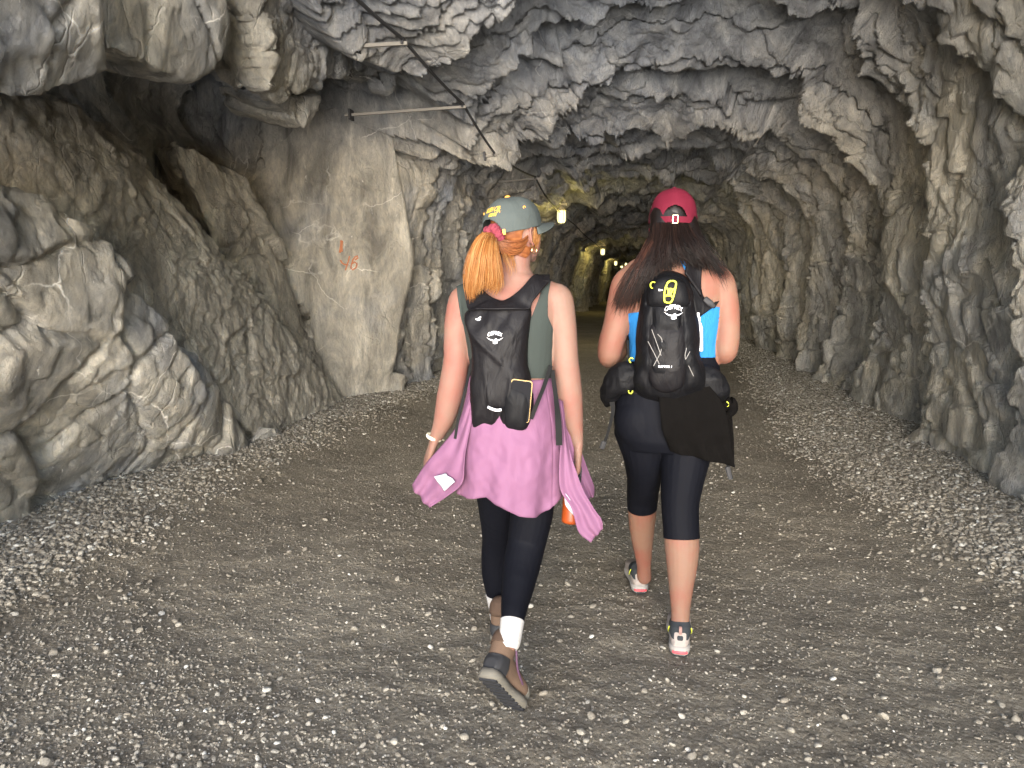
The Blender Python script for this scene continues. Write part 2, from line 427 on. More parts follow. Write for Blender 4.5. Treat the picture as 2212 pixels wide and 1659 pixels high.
SL['J'] = slab('fallen_rock', [gnd(520, 985), gnd(585, 965), gnd(640, 945, 0.02), gnd(600, 920, 0.18), gnd(560, 915, 0.22), gnd(540, 940, 0.12)], (-0.25, 0.1, -0.1), 451, M_SLAB,
     'small pale angular rock at the right tip of the lower left outcrop', voxel=0.014, rough=0.006, facet=0.03)
# loose low rocks along the right wall
for i, (px, py, w, h, lab) in enumerate([(2030, 975, 0.30, 0.16, 'pale low rock at the foot of the right wall, nearer one'), (1742, 790, 0.32, 0.2, 'pale low rock at the foot of the right wall, farther one')]):
    c = gnd(px, py)
    rr = np.random.RandomState(50+i)
    pts = [c + np.array([math.cos(a)*w*rr.uniform(.8, 1.1), math.sin(a)*w*1.1, 0]) for a in np.linspace(0, 6.28, 8)] + [c + np.array([rr.uniform(-.5, .5)*w+0.1, rr.uniform(-.5, .5)*w, h]) for _ in range(5)]
    slab('fallen_rock', pts, (0, 0, -0.1), 470+i*5, M_SLAB, lab, voxel=0.016, rough=0.006, facet=0.03)

# ------------------------------------------------------------------ floor
def gravel_density(x, y):
    """0 on the trodden track, 1 in the loose gravel berms"""
    n = noise3(np.stack([x/1.1, y/2.2, x*0], 1), 501)*0.35 + noise3(np.stack([x/0.3, y/0.5, x*0], 1), 502)*0.18
    lx = np.interp(y, [0, 2.6, 3.4, 5, 7, 9, 14, 30], [-2.2, -2.7, -2.8, -2.75, -2.6, -2.5, -2.6, -2.8])
    rx = np.interp(y, [0, 3.0, 4.0, 5, 7, 9, 12, 30], [3.2, 2.0, 1.62, 1.35, 1.25, 1.35, 1.7, 2.4])
    L = sstep(-0.35, 0.35, lx - x + n*0.7); Rr = sstep(-0.3, 0.3, x - rx + n*0.5)
    near = 0.55*sstep(2.1, 1.3, y + 0.6*noise3(np.stack([x/0.8, y/0.8, x*0], 1), 503) + 0.25*x)
    return np.clip(np.maximum(np.maximum(L, Rr), near), 0, 1)
def floor_h(x, y):
    P = np.stack([x, y, x*0], 1)
    g = gravel_density(x, y)
    h = 0.022*noise3(P/1.4, 511) + 0.006*np.abs(noise3(P/np.array([0.22, 0.14, 1]), 517)) + 0.007*noise3(P/0.45, 512) + 0.0042*noise3(P/0.16, 513) + 0.0040*noise3(P/0.06, 514) + 0.0025*noise3(P/0.028, 516)
    h += 0.07*g*sstep(0.6, 2.0, np.abs(x+0.25)-0.6)
    # shallow scuffs
    h -= 0.006*sstep(0.15, 0.6, noise3(P/0.22, 515))*(1-g)
    return h
def build_floor():
    xs = np.linspace(-7.5, 6.5, 800)
    ys = [-4.0]
    while ys[-1] < 74: ys.append(ys[-1] + (0.25 if ys[-1] < 1.0 else max(0.009, 0.0055*ys[-1])))
    ys = np.array(ys); nu, nv = len(ys), len(xs)
    Y = np.repeat(ys, nv); X = np.tile(xs, nu)
    Z = floor_h(X, Y)
    me = np_mesh('floor', np.stack([X, Y, Z], 1), grid_faces(nu, nv)[:, ::-1])
    set_attr(me, 'gravel', gravel_density(X, Y))
    m = NT('tunnel_floor')
    P = m.coord(); g = m.attr('gravel')
    n1 = m.noise(P, 1.3, 6, 0.6, 0.4); n2 = m.noise(P, 45, 6, 0.75); n3 = m.noise(P, 8, 5, 0.7)
    c = m.ramp(n1, [(0.3, (0.19, 0.160, 0.115)), (0.55, (0.28, 0.242, 0.18)), (0.75, (0.355, 0.31, 0.235))])
    c = m.mix(m.ramp(n3, [(0.35, (1, 1, 1)), (0.65, (0, 0, 0))]), c, m.mix(0.35, c, (0.08, 0.068, 0.052)))
    c = m.mix(m.ramp(n2, [(0.52, (0, 0, 0)), (0.72, (1, 1, 1))]), c, (0.42, 0.385, 0.32))
    v = m.n('TexVoronoi'); v.inputs['Scale'].default_value = 70; m.l(P, v.inputs['Vector'])
    sp = m.ramp(v.outputs['Distance'], [(0.10, (1, 1, 1)), (0.22, (0, 0, 0))])
    vs = m.n('SeparateXYZ'); m.l(v.outputs['Color'], vs.inputs[0])
    spk = m.math('MULTIPLY', sp, m.ramp(vs.outputs[0], [(0.72, (0, 0, 0)), (0.78, (1, 1, 1))]))
    c = m.mix(spk, c, (0.55, 0.51, 0.43))
    b = m.bump(m.noise(P, 28, 8, 0.75, 0.6), 0.028, 1.0)
    b = m.bump(m.noise(P, 110, 5, 0.7), 0.008, 1.0, b)
    vb = m.n('TexVoronoi'); vb.inputs['Scale'].default_value = 55; m.l(P, vb.inputs['Vector'])
    b = m.bump(m.math('SUBTRACT', 1.0, vb.outputs['Distance']), 0.010, 0.6, b)
    M = m.out(c, 0.85, b)
    o = link('floor', me, M); tag(o, kind='structure', label='trodden brown gravel floor of the tunnel')
build_floor()
# unseen ground behind the camera, its drop shaped to let upward light in
m = NT('outside_ground'); P = m.coord()
M_OUT = m.out(m.ramp(m.noise(P, 0.8, 5), [(0.3, (0.30, 0.28, 0.24)), (0.7, (0.42, 0.39, 0.34))]), 0.9)
me = np_mesh('ground', [(-300, -300, -260), (300, -300, -260), (300, -3.5, -0.12), (-300, -3.5, -0.12), (300, 300, -0.12), (-300, 300, -0.12)], [(0, 1, 2, 3), (3, 2, 4, 5)])
tag(link('ground', me, M_OUT), kind='structure', label='unseen pale ground outside the tunnel mouth, dropped away to let upward light in')

# loose gravel: points carrying size, tint and turn, one pebble shape on each
def pebble_shapes():
    out = []
    for k in range(5):
        bm = bmesh.new(); bmesh.ops.create_icosphere(bm, subdivisions=2, radius=0.5)
        rr = np.random.RandomState(90+k)
        sc = np.array([1.0, rr.uniform(.62, .85), rr.uniform(.4, .62)])
        pl = [(lambda v: v/np.linalg.norm(v))(rr.normal(size=3)) for _ in range(9)]
        for v in bm.verts:
            p = np.array(v.co)
            for q in pl:
                dd = p@q
                if dd > 0.36: p = p - q*(dd-0.36)*0.9
            v.co = p*sc
        me = bpy.data.meshes.new('pebble'); bm.to_mesh(me); bm.free()
        me.polygons.foreach_set('use_smooth', np.full(len(me.polygons), k % 2 == 0))
        o = bpy.data.objects.new('pebble_shape', me); out.append(o)
    return out
m = NT('pebble'); P = m.coord()
tn = m.attr('tint')
a = m.n('Attribute'); a.attribute_type = 'INSTANCER'; a.attribute_name = 'tint'
tint = a.outputs['Fac']
c = m.ramp(tint, [(0.0, (0.12, 0.10, 0.076)), (0.45, (0.20, 0.177, 0.14)), (0.75, (0.275, 0.25, 0.203)), (0.93, (0.38, 0.352, 0.295)), (1.0, (0.55, 0.53, 0.47))])
c = m.mix(0.35, c, m.mix(m.noise(P, 60, 4), c, (0.18, 0.16, 0.13)))
M_PEB = m.out(c, 0.75, m.bump(m.noise(P, 160, 4), 0.003, 0.8))
def build_gravel():
    rr = np.random.RandomState(12)
    def scatter(n, x0, x1, y0, y1, smin, smax, keep, pw=2.5, sc_far=0.0, tb=0.0):
        # uniform in log-distance so that far gravel gets fewer points
        t = rr.rand(n); y = y0*(y1/y0)**t if y0 > 0 else y0+(y1-y0)*t
        x = x0 + (x1-x0)*rr.rand(n)
        g = gravel_density(x, y)
        ok = rr.rand(n) < keep(g, y)
        x, y, g = x[ok], y[ok], g[ok]
        s = smin + (smax-smin)*rr.rand(len(x))**pw
        s = s*(1+sc_far*np.maximum(y-5, 0))
        tt = np.clip(rr.beta(1.5, 2.2, len(x)) + tb + 0.10*g, 0, 1)
        return np.stack([x, y, floor_h(x, y) + s*0.10, s, tt], 1)
    A = [scatter(230000, -4.3, 3.3, 2.4, 26, 0.010, 0.042, lambda g, y: g**1.5, 2.2, 0.035, 0.12),
         scatter(150000, -3.6, 3.6, 1.25, 10, 0.005, 0.018, lambda g, y: 0.45+0.5*g, 2.5, 0.04, 0.0),
         scatter(45000, -3.6, 3.6, 1.25, 3.2, 0.006, 0.028, lambda g, y: 0.02+0.9*g**1.3, 3.0, 0, 0.1),
         scatter(2600, -3.4, 3.4, 1.3, 8, 0.012, 0.040, lambda g, y: 0.5+0.4*g, 3.0, 0.0, 0.16),
         scatter(260, -3.2, 3.2, 1.3, 6, 0.03, 0.052, lambda g, y: 0.5+0*g, 2.0, 0.0, 0.26)]
    A = np.vstack(A)
    # second layer heaped in the berms
    me = bpy.data.meshes.new('gravel'); me.vertices.add(len(A)); me.vertices.foreach_set('co', A[:, :3].astype(np.float32).ravel())
    set_attr(me, 'size', A[:, 3]); set_attr(me, 'tint', A[:, 4])
    set_attr(me, 'pick', rr.randint(0, 5, len(A)))
    r = me.attributes.new('turn', 'FLOAT_VECTOR', 'POINT')
    R3 = np.stack([rr.normal(0, .35, len(A)), rr.normal(0, .35, len(A)), rr.rand(len(A))*6.283], 1).astype(np.float32)
    r.data.foreach_set('vector', R3.ravel())
    o = link('gravel', me); tag(o, kind='stuff', label='loose pale gravel lying along both walls and over the track', cat='gravel')
    ng = bpy.data.node_groups.new('scatter_pebbles', 'GeometryNodeTree')
    ng.interface.new_socket('Geometry', in_out='INPUT', socket_type='NodeSocketGeometry')
    ng.interface.new_socket('Geometry', in_out='OUTPUT', socket_type='NodeSocketGeometry')
    N = ng.nodes; L = ng.links
    gi = N.new('NodeGroupInput'); go = N.new('NodeGroupOutput')
    j = N.new('GeometryNodeGeometryToInstance')
    iop = N.new('GeometryNodeInstanceOnPoints')
    L.new(gi.outputs[0], iop.inputs['Points'])
    for sh in reversed(pebble_shapes()):
        sh.data.materials.append(M_PEB)
        oi = N.new('GeometryNodeObjectInfo'); oi.inputs['Object'].default_value = sh; oi.inputs['As Instance'].default_value = False
        L.new(oi.outputs['Geometry'], j.inputs[0])
    L.new(j.outputs[0], iop.inputs['Instance']); iop.inputs['Pick Instance'].default_value = True
    def na(nm, ty):
        a = N.new('GeometryNodeInputNamedAttribute'); a.data_type = ty; a.inputs['Name'].default_value = nm; return a.outputs['Attribute']
    L.new(na('pick', 'FLOAT'), iop.inputs['Instance Index'])
    e2r = N.new('FunctionNodeEulerToRotation'); L.new(na('turn', 'FLOAT_VECTOR'), e2r.inputs[0]); L.new(e2r.outputs[0], iop.inputs['Rotation'])
    L.new(na('size', 'FLOAT'), iop.inputs['Scale'])
    L.new(iop.outputs[0], go.inputs[0])
    md = o.modifiers.new('scatter', 'NODES'); md.node_group = ng
build_gravel()
# ------------------------------------------------------------------ people: tools
def px_of(V):
    v = V - _C; z = v@_F
    return np.stack([1106 + FPX*(v@_R)/z, 829.5 - FPX*(v@_U)/z], 1)
def m_per_px(P):
    return float((np.asarray(P) - _C)@_F)/FPX

class Blob:
    """closed pieces collected into one mesh before they are fused"""
    def __init__(s): s.V = []; s.F = []; s.n = 0
    def add(s, V, F):
        s.V.append(np.asarray(V, float)); s.F += [tuple(int(i)+s.n for i in f) for f in F]; s.n += len(V)
    def loft(s, C, A, Bv, ra, rb, n=24, ex=2.0, cap=True):
        """sections at C spanned by unit axes A, Bv with half sizes ra, rb"""
        th = np.arange(n)*2*np.pi/n
        c, si = np.cos(th), np.sin(th)
        cc = np.sign(c)*np.abs(c)**(2/ex); ss = np.sign(si)*np.abs(si)**(2/ex)
        V = []
        for k in range(len(C)):
            V.append(np.asarray(C[k]) + np.outer(cc*ra[k], A[k]) + np.outer(ss*rb[k], Bv[k]))
        V = np.vstack(V); F = []
        m = len(C)
        for k in range(m-1):
            for i in range(n):
                j = (i+1) % n
                F.append((k*n+i, k*n+j, (k+1)*n+j, (k+1)*n+i))
        if cap:
            V = np.vstack([V, [C[0]], [C[-1]]]); a, b = m*n, m*n+1
            for i in range(n):
                j = (i+1) % n
                F.append((a, j, i)); F.append((b, (m-1)*n+i, (m-1)*n+j))
        s.add(V, F)
    def limb(s, pts, ra, rb=None, lat=None, n=20, ex=2.0, up=14):
        """pts (k,3) with radii; rounded ends"""
        P = np.asarray(pts, float); rb = ra if rb is None else rb
        k = len(P)*up//3+4
        Q = catmull(P, k); t = np.linspace(0, len(P)-1, k)
        a = np.interp(t, range(len(P)), ra); b = np.interp(t, range(len(P)), rb)
        T = np.gradient(Q, axis=0); T /= np.linalg.norm(T, axis=1)[:, None]
        L = np.asarray(lat if lat is not None else (1, 0, 0), float)
        A = L - (T@L)[:, None]*T; A /= np.linalg.norm(A, axis=1)[:, None]
        Bv = np.cross(T, A)
        # domes
        e = [0.0, 0.35, 0.7, 0.92]
        C0 = [Q[0] - T[0]*b[0]*math.sqrt(1-x*x) for x in e]; C1 = [Q[-1] + T[-1]*b[-1]*math.sqrt(1-x*x) for x in e[::-1]]
        a = np.r_[[max(a[0]*x, 1e-4) for x in e], a, [max(a[-1]*x, 1e-4) for x in e[::-1]]]
        b = np.r_[[max(b[0]*x, 1e-4) for x in e], b, [max(b[-1]*x, 1e-4) for x in e[::-1]]]
        C = np.vstack([C0, Q, C1])
        A = np.vstack([[A[0]]*4, A, [A[-1]]*4]); Bv = np.vstack([[Bv[0]]*4, Bv, [Bv[-1]]*4])
        s.loft(C, A, Bv, a, b, n, ex)
    def ell(s, c, ax, r, n=18):
        """ellipsoid, ax = 3 unit axes"""
        ph = np.linspace(-np.pi/2, np.pi/2, n//2+1)[1:-1]
        C = [np.asarray(c) + np.asarray(ax[2])*r[2]*math.sin(p) for p in ph]
        s.loft(C, [ax[0]]*len(C), [ax[1]]*len(C), [r[0]*math.cos(p) for p in ph], [r[1]*math.cos(p) for p in ph], n)
    def mesh(s):
        me = bpy.data.meshes.new('b'); me.from_pydata(np.vstack(s.V).tolist(), [], s.F); me.update(); return me

def fuse(blob, voxel=0.004, smooth=5, ratio=0.45):
    me = remeshed(blob.mesh(), voxel, smooth, 0.5)
    if ratio < 1:
        o = bpy.data.objects.new('t', me); COL.objects.link(o)
        d = o.modifiers.new('d', 'DECIMATE'); d.ratio = ratio
        dg = bpy.context.evaluated_depsgraph_get(); me2 = bpy.data.meshes.new_from_object(o.evaluated_get(dg)); bpy.data.objects.remove(o); me = me2
    bm = bmesh.new(); bm.from_mesh(me); bmesh.ops.triangulate(bm, faces=bm.faces[:]); bm.to_mesh(me); bm.free()
    me.polygons.foreach_set('use_smooth', np.ones(len(me.polygons), bool))
    return me
def poly_sd(P, poly):
    """signed distance to a polygon in the plane, positive inside"""
    P = np.asarray(P, float); poly = np.asarray(poly, float)
    d = np.full(len(P), 1e9); ins = np.zeros(len(P), bool)
    for i in range(len(poly)):
        a, b = poly[i], poly[(i+1) % len(poly)]
        e = b-a; w = P-a; t = np.clip((w@e)/(e@e), 0, 1)
        d = np.minimum(d, np.linalg.norm(w - t[:, None]*e, axis=1))
        c = ((a[1] > P[:, 1]) != (b[1] > P[:, 1])) & (P[:, 0] < (b[0]-a[0])*(P[:, 1]-a[1])/((b[1]-a[1]) if b[1] != a[1] else 1e-9) + a[0])
        ins ^= c
    return np.where(ins, d, -d)
def seg_dist(V, pts):
    pts = np.asarray(pts, float); d = np.full(len(V), 1e9)
    for a, b in zip(pts[:-1], pts[1:]):
        e = b-a; t = np.clip(((V-a)@e)/(e@e), 0, 1); d = np.minimum(d, np.linalg.norm(V - a - t[:, None]*e, axis=1))
    return d
def shell(name, base, field, off, thick, mat, parent, wr=None):
    """cloth cut from the body surface where field > 0 (metres), lifted by off, with a turned edge"""
    V = get_v(base); N = get_n(base)
    f = field(V)
    bm = bmesh.new(); bm.from_mesh(base); bm.verts.ensure_lookup_table()
    keep = f > 0
    dele = [fc for fc in bm.faces if not any(keep[v.index] for v in fc.verts)]
    # pull the outer row of vertices onto the edge of the field
    newpos = {}
    for v in bm.verts:
        if not keep[v.index]:
            ins = [e.other_vert(v) for e in v.link_edges if keep[e.other_vert(v).index]]
            if ins:
                q = Vector((0, 0, 0))
                for w in ins:
                    t = f[w.index]/(f[w.index]-f[v.index]+1e-9); q += w.co + (v.co-w.co)*t
                newpos[v.index] = q/len(ins)
    for v in bm.verts:
        if v.index in newpos: v.co = newpos[v.index]
    for v in bm.verts:
        o = off if wr is None else off + wr[v.index]
        v.co = v.co + Vector(N[v.index])*o
    bmesh.ops.delete(bm, geom=dele, context='FACES')
    me = bpy.data.meshes.new(name); bm.to_mesh(me); bm.free()
    o = link(name, me, mat, parent)
    sm = o.modifiers.new('t', 'SOLIDIFY'); sm.thickness = thick; sm.offset = -1
    me.polygons.foreach_set('use_smooth', np.ones(len(me.polygons), bool))
    return o
def part_mesh(name, V, F, mat, parent, solid=0.0, sub=0, smooth=True, off=0):
    me = bpy.data.meshes.new(name); me.from_pydata([tuple(map(float, v)) for v in V], [], [tuple(int(i) for i in f) for f in F]); me.update()
    me.polygons.foreach_set('use_smooth', np.full(len(me.polygons), smooth))
    o = link(name, me, mat, parent)
    if sub: md = o.modifiers.new('s', 'SUBSURF'); md.levels = md.render_levels = sub
    if solid: md = o.modifiers.new('t', 'SOLIDIFY'); md.thickness = solid; md.offset = off
    return o
def cloth(name, A, B, mat, parent, n=26, m=34, fold=0.008, nf=3.0, seed=0, solid=0.002, grow=True):
    """sheet ruled between two polylines of (px, py, Y)"""
    a = catmull([atY(*p) for p in A], m); b = catmull([atY(*p) for p in B], m)
    u = np.linspace(0, 1, n)[None, :, None]
    G = a[:, None, :]*(1-u) + b[:, None, :]*u
    vv = np.linspace(0, 1, m)[:, None]; uu = np.linspace(0, 1, n)[None, :]
    Q = G.reshape(-1, 3)
    w = (np.sin(uu*nf*6.283 + 1.5*np.sin(vv*3) + seed)*(0.3+0.7*vv if grow else 1))
    Q2 = Q.copy(); dY = fold*w.ravel() + fold*0.9*noise3(Q/0.045, 600+seed) + fold*1.2*noise3(Q/0.11, 601+seed)
    Q2[:, 1] += dY; Q2[:, 2] += 0.08*dY
    F = grid_faces(m, n)
    return part_mesh(name, Q2, F, mat, parent, solid)
def ribbon(name, pts, w, mat, parent, th=0.002, face=(0, -1, 0), n=None, world=False, taper=None):
    P = catmull([np.asarray(p, float) if world else atY(*p) for p in pts], n or max(8, 8*len(pts)))
    T = np.gradient(P, axis=0); T /= np.linalg.norm(T, axis=1)[:, None]
    W = np.cross(T, np.asarray(face, float)); W /= np.linalg.norm(W, axis=1)[:, None]
    Nn = np.cross(W, T)
    ww = np.full(len(P), w) if taper is None else np.interp(np.linspace(0, 1, len(P)), np.linspace(0, 1, len(taper)), taper)
    V = []; k = 4
    for i in range(len(P)):
        for a, b in ((-.5, -.5), (.5, -.5), (.5, .5), (-.5, .5)):
            V.append(P[i] + W[i]*ww[i]*a + Nn[i]*th*b)
    F = []
    for i in range(len(P)-1):
        for j in range(4): F.append((i*4+j, i*4+(j+1) % 4, i*4+4+(j+1) % 4, i*4+4+j))
    F += [(3, 2, 1, 0), tuple(len(V)-4+j for j in range(4))]
    return part_mesh(name, V, F, mat, parent, smooth=False)
def pillow(name, outline, Y, thick, mat, parent, rings=22, n=140, q=2.6, seed=0, wr=0.004, back=0.02, sag=None, tilt=0.0, folds=None):
    """stuffed fabric body: outline in (px, py) at distance Y, bulging towards -y"""
    O = catmull([atY(px, py, Y) for px, py in outline], n, closed=True)
    c = O.mean(0)
    V = []
    ss = np.linspace(1, 0, rings+1)[:-1]
    for s in ss:
        R = c + (O-c)*s; h = thick*(1-s**q)**(1/2.2)
        if sag is not None:   # more stuffing low down
            zz = (R[:, 2]-O[:, 2].min())/(np.ptp(O[:, 2])+1e-6); h = h*np.interp(zz, np.linspace(0, 1, len(sag)), sag)
        R = R.copy(); R[:, 1] -= h; V.append(R)
    V = np.vstack(V)
    V = np.vstack([V, [c - np.array([0, thick*(1.0 if sag is None else np.interp(.5, np.linspace(0, 1, len(sag)), sag)), 0])]])
    e = sstep(1.0, 0.85, np.r_[np.repeat(ss, n), 0])
    V[:, 1] -= e*(wr*noise3(V/0.05, 700+seed) + wr*1.4*np.abs(noise3(V/np.array([0.05, 0.2, 0.16]), 701+seed)))
    if folds is not None: V[:, 1] -= e*folds(px_of(V))
    F = []
    for k in range(rings-1):
        for i in range(n):
            j = (i+1) % n; F.append((k*n+i, k*n+j, (k+1)*n+j, (k+1)*n+i))
    last = len(V)-1
    for i in range(n): F.append(((rings-1)*n+i, (rings-1)*n+(i+1) % n, last))
    b0 = len(V); V = np.vstack([V, O*0.97+c*0.03 + np.array([0, back, 0]), [c + np.array([0, back, 0])]])
    for i in range(n):
        j = (i+1) % n; F.append((b0+i, b0+j, j, i)); F.append((b0+n, b0+j, b0+i))
    return part_mesh(name, V, F, mat, parent)
def bvh_of(objs):
    V = []; F = []; n = 0
    for o in objs:
        M = o.matrix_basis.copy(); p = o.parent
        off = Vector((0, 0, 0)); q = o
        while q is not None: off += q.location; q = q.parent
        V += [v.co + off for v in o.data.vertices]; F += [[i+n for i in f.vertices] for f in o.data.polygons]; n = len(V)
    return BVHTree.FromPolygons(V, F)
def decal(name, polys, place, bvh, mat, parent, lift=0.0012, direction=(0, 1, 0), th=0.0008, fine=0.006):
    """flat shapes (list of (verts2d, faces)) laid on a surface; place(x, y) -> start point, cast along direction"""
    bm = bmesh.new()
    for V2, F2 in polys:
        vs = [bm.verts.new((x, y, 0)) for x, y in V2]
        for f in F2:
            try: bm.faces.new([vs[i] for i in f])
            except ValueError: pass
    bmesh.ops.triangulate(bm, faces=bm.faces[:])
    for _ in range(4):
        es = [e for e in bm.edges if (Vector(place(*e.verts[0].co[:2])) - Vector(place(*e.verts[1].co[:2]))).length > fine]
        if not es: break
        bmesh.ops.subdivide_edges(bm, edges=es, cuts=1); bmesh.ops.triangulate(bm, faces=bm.faces[:])
    D = Vector(direction).normalized()
    bad = []
    for v in bm.verts:
        s = Vector(place(v.co.x, v.co.y)); d = D
        if direction == 'cam': pass
        h = bvh.ray_cast(s - d*0.3, d, 1.2)
        if h[0] is None: bad.append(v)
        else: v.co = h[0] - d*lift
    if bad: bmesh.ops.delete(bm, geom=bad, context='VERTS')
    me = bpy.data.meshes.new(name); bm.to_mesh(me); bm.free()
    o = link(name, me, mat, parent)
    md = o.modifiers.new('t', 'SOLIDIFY'); md.thickness = th
    return o
def text2d(s, size=1.0, bold=0.0, shear=0.0):
    cu = bpy.data.curves.new('t', 'FONT'); cu.body = s; cu.size = size; cu.align_x = 'CENTER'; cu.offset = bold; cu.shear = shear; cu.resolution_u = 3; cu.fill_mode = 'FRONT'
    o = bpy.data.objects.new('t', cu); COL.objects.link(o)
    dg = bpy.context.evaluated_depsgraph_get(); me = bpy.data.meshes.new_from_object(o.evaluated_get(dg))
    V = [(v.co.x, v.co.y) for v in me.vertices]; F = [tuple(p.vertices) for p in me.polygons]
    bpy.data.objects.remove(o); bpy.data.meshes.remove(me); return V, F
def strokes2d(lines, w):
    out = []
    for L in lines:
        P = np.asarray(L, float); T = np.gradient(P, axis=0); T /= np.linalg.norm(T, axis=1)[:, None]+1e-9
        Nn = np.stack([-T[:, 1], T[:, 0]], 1); ww = w if np.isscalar(w) else w
        V = np.vstack([P+Nn*ww/2, P-Nn*ww/2]); k = len(P)
        out.append((V.tolist(), [(i, i+1, k+i+1, k+i) for i in range(k-1)]))
    return out

def strands(name, guides, count, r, mat, parent, seed=0, jit=0.006, seg=12, wave=0.004, clump=0.35, lenv=0.25):
    """guides: list of (weight, [(px,py,Y)...]); every strand mixes two neighbouring guides"""
    rr = np.random.RandomState(seed)
    G = [catmull([atY(*p) for p in g], seg) for w, g in guides]
    W = np.array([w for w, g in guides], float)
    pos = np.interp(rr.rand(count), np.r_[0, np.cumsum((W[1:]+W[:-1])/2)]/np.sum((W[1:]+W[:-1])/2), np.arange(len(G))) if len(G) > 1 else np.zeros(count)
    i = np.minimum(pos.astype(int), max(len(G)-2, 0)); f = pos-i
    G = np.array(G)
    base = G[i]*(1-f)[:, None, None] + (G[np.minimum(i+1, len(G)-1)])*f[:, None, None]
    t = np.linspace(0, 1, seg)[None, :, None]
    cl = np.floor(pos*7); ch = np.stack([hash01(cl, cl*0+k, seed+9)-.5 for k in range(3)], 1)
    J = rr.normal(0, jit, (count, 1, 3))*(0.5+0.7*t); J = J + ch[:, None, :]*jit*3.5*t*clump*2
    ph = rr.rand(count, 1, 3)*6.28
    Wv = wave*np.sin(t*rr.uniform(3, 8, (count, 1, 1)) + ph)*t
    cut = (1 - lenv*rr.rand(count, 1, 1)**2)
    P = base + J + Wv
    # shorten
    tt = np.linspace(0, 1, seg)
    out = np.empty_like(P)
    for k in range(3):
        for c in range(count): out[c, :, k] = np.interp(tt*cut[c, 0, 0], tt, P[c, :, k])
    P = out
    T = np.gradient(P, axis=1); T /= np.linalg.norm(T, axis=2, keepdims=True)+1e-9
    A = np.cross(T, np.array([0.1, 1.0, 0.05])); A /= np.linalg.norm(A, axis=2, keepdims=True)+1e-9
    Bv = np.cross(T, A)
    rad = r*(1.0 - 0.75*t**3)*rr.uniform(0.7, 1.3, (count, 1, 1))
    V = np.stack([P + A*rad*math.cos(a) + Bv*rad*math.sin(a) for a in (0, 2.094, 4.189)], 2)   # count, seg, 3, 3
    V = V.reshape(-1, 3)
    base_i = (np.arange(count)*seg*3)[:, None, None]
    k = np.arange(seg-1)[None, :, None]*3; j = np.arange(3)[None, None, :]
    a0 = base_i + k + j; a1 = base_i + k + (j+1) % 3
    F = np.stack([a0, a1, a1+3, a0+3], -1).reshape(-1, 4)
    me = np_mesh(name, V, F)
    set_attr(me, 'tone', np.repeat(np.clip(rr.rand(count)*0.6 + hash01(cl, cl*0, seed+4)*0.4, 0, 1), seg*3))
    set_attr(me, 'along', np.tile(np.repeat(tt, 3), count))
    return link(name, me, mat, parent)

def fabric(name, col, rough=0.8, sc=900, bump=0.0006, var=0.12, wrinkle=0.0, sheen=0.2, spec=0.3, wsc=14):
    m = NT(name); P = m.coord()
    c = m.mix(m.math('MULTIPLY', m.noise(P, 35, 4), var*2), tuple(col), tuple(min(1, x*1.3) for x in col))
    c = m.mix(m.math('MULTIPLY', m.noise(P, 5, 3), var), c, tuple(x*0.55 for x in col))
    b = m.bump(m.noise(P, sc, 2), bump, 0.6)
    if wrinkle: b = m.bump(m.noise(m.coord((1, 1, 0.5)), wsc, 4, 0.55, 1.5), wrinkle, 0.9, b)
    M = m.out(c, rough, b)
    m.b.inputs['Sheen Weight'].default_value = 0.0; m.b.inputs['Specular IOR Level'].default_value = spec*0.55
    return M
def plain(name, col, rough=0.5, metal=0.0, emis=None, es=0.0):
    m = NT(name); P = m.coord()
    c = m.mix(m.math('MULTIPLY', m.noise(P, 60, 3), 0.25), tuple(col), tuple(x*0.8 for x in col))
    M = m.out(c, rough); m.b.inputs['Metallic'].default_value = metal
    if emis is not None:
        m.b.inputs['Emission Color'].default_value = (*emis, 1); m.b.inputs['Emission Strength'].default_value = es
    return M
def skin_mat(name, base=(0.60, 0.37, 0.28), pink=(0.62, 0.27, 0.21)):
    m = NT(name); P = m.coord()
    c = m.mix(m.ramp(m.noise(P, 5.5, 4, 0.6), [(0.42, (0, 0, 0)), (0.70, (1, 1, 1))]), base, pink)
    c = m.mix(m.math('MULTIPLY', m.noise(P, 90, 4), 0.25), c, tuple(x*0.72 for x in base))
    M = m.out(c, 0.62, m.bump(m.noise(P, 420, 3), 0.0006, 0.5))
    m.b.inputs['Specular IOR Level'].default_value = 0.22
    m.b.inputs['Subsurface Weight'].default_value = 0.25; m.b.inputs['Subsurface Radius'].default_value = (0.012, 0.004, 0.002)
    m.b.inputs['Subsurface Scale'].default_value = 1.0
    return M
def hair_mat(name, dark, mid, light, rough=0.38):
    m = NT(name); c = m.ramp(m.attr('tone'), [(0.0, dark), (0.5, mid), (1.0, light)])
    M = m.out(c, rough); m.b.inputs['Specular IOR Level'].default_value = 0.22
    return M

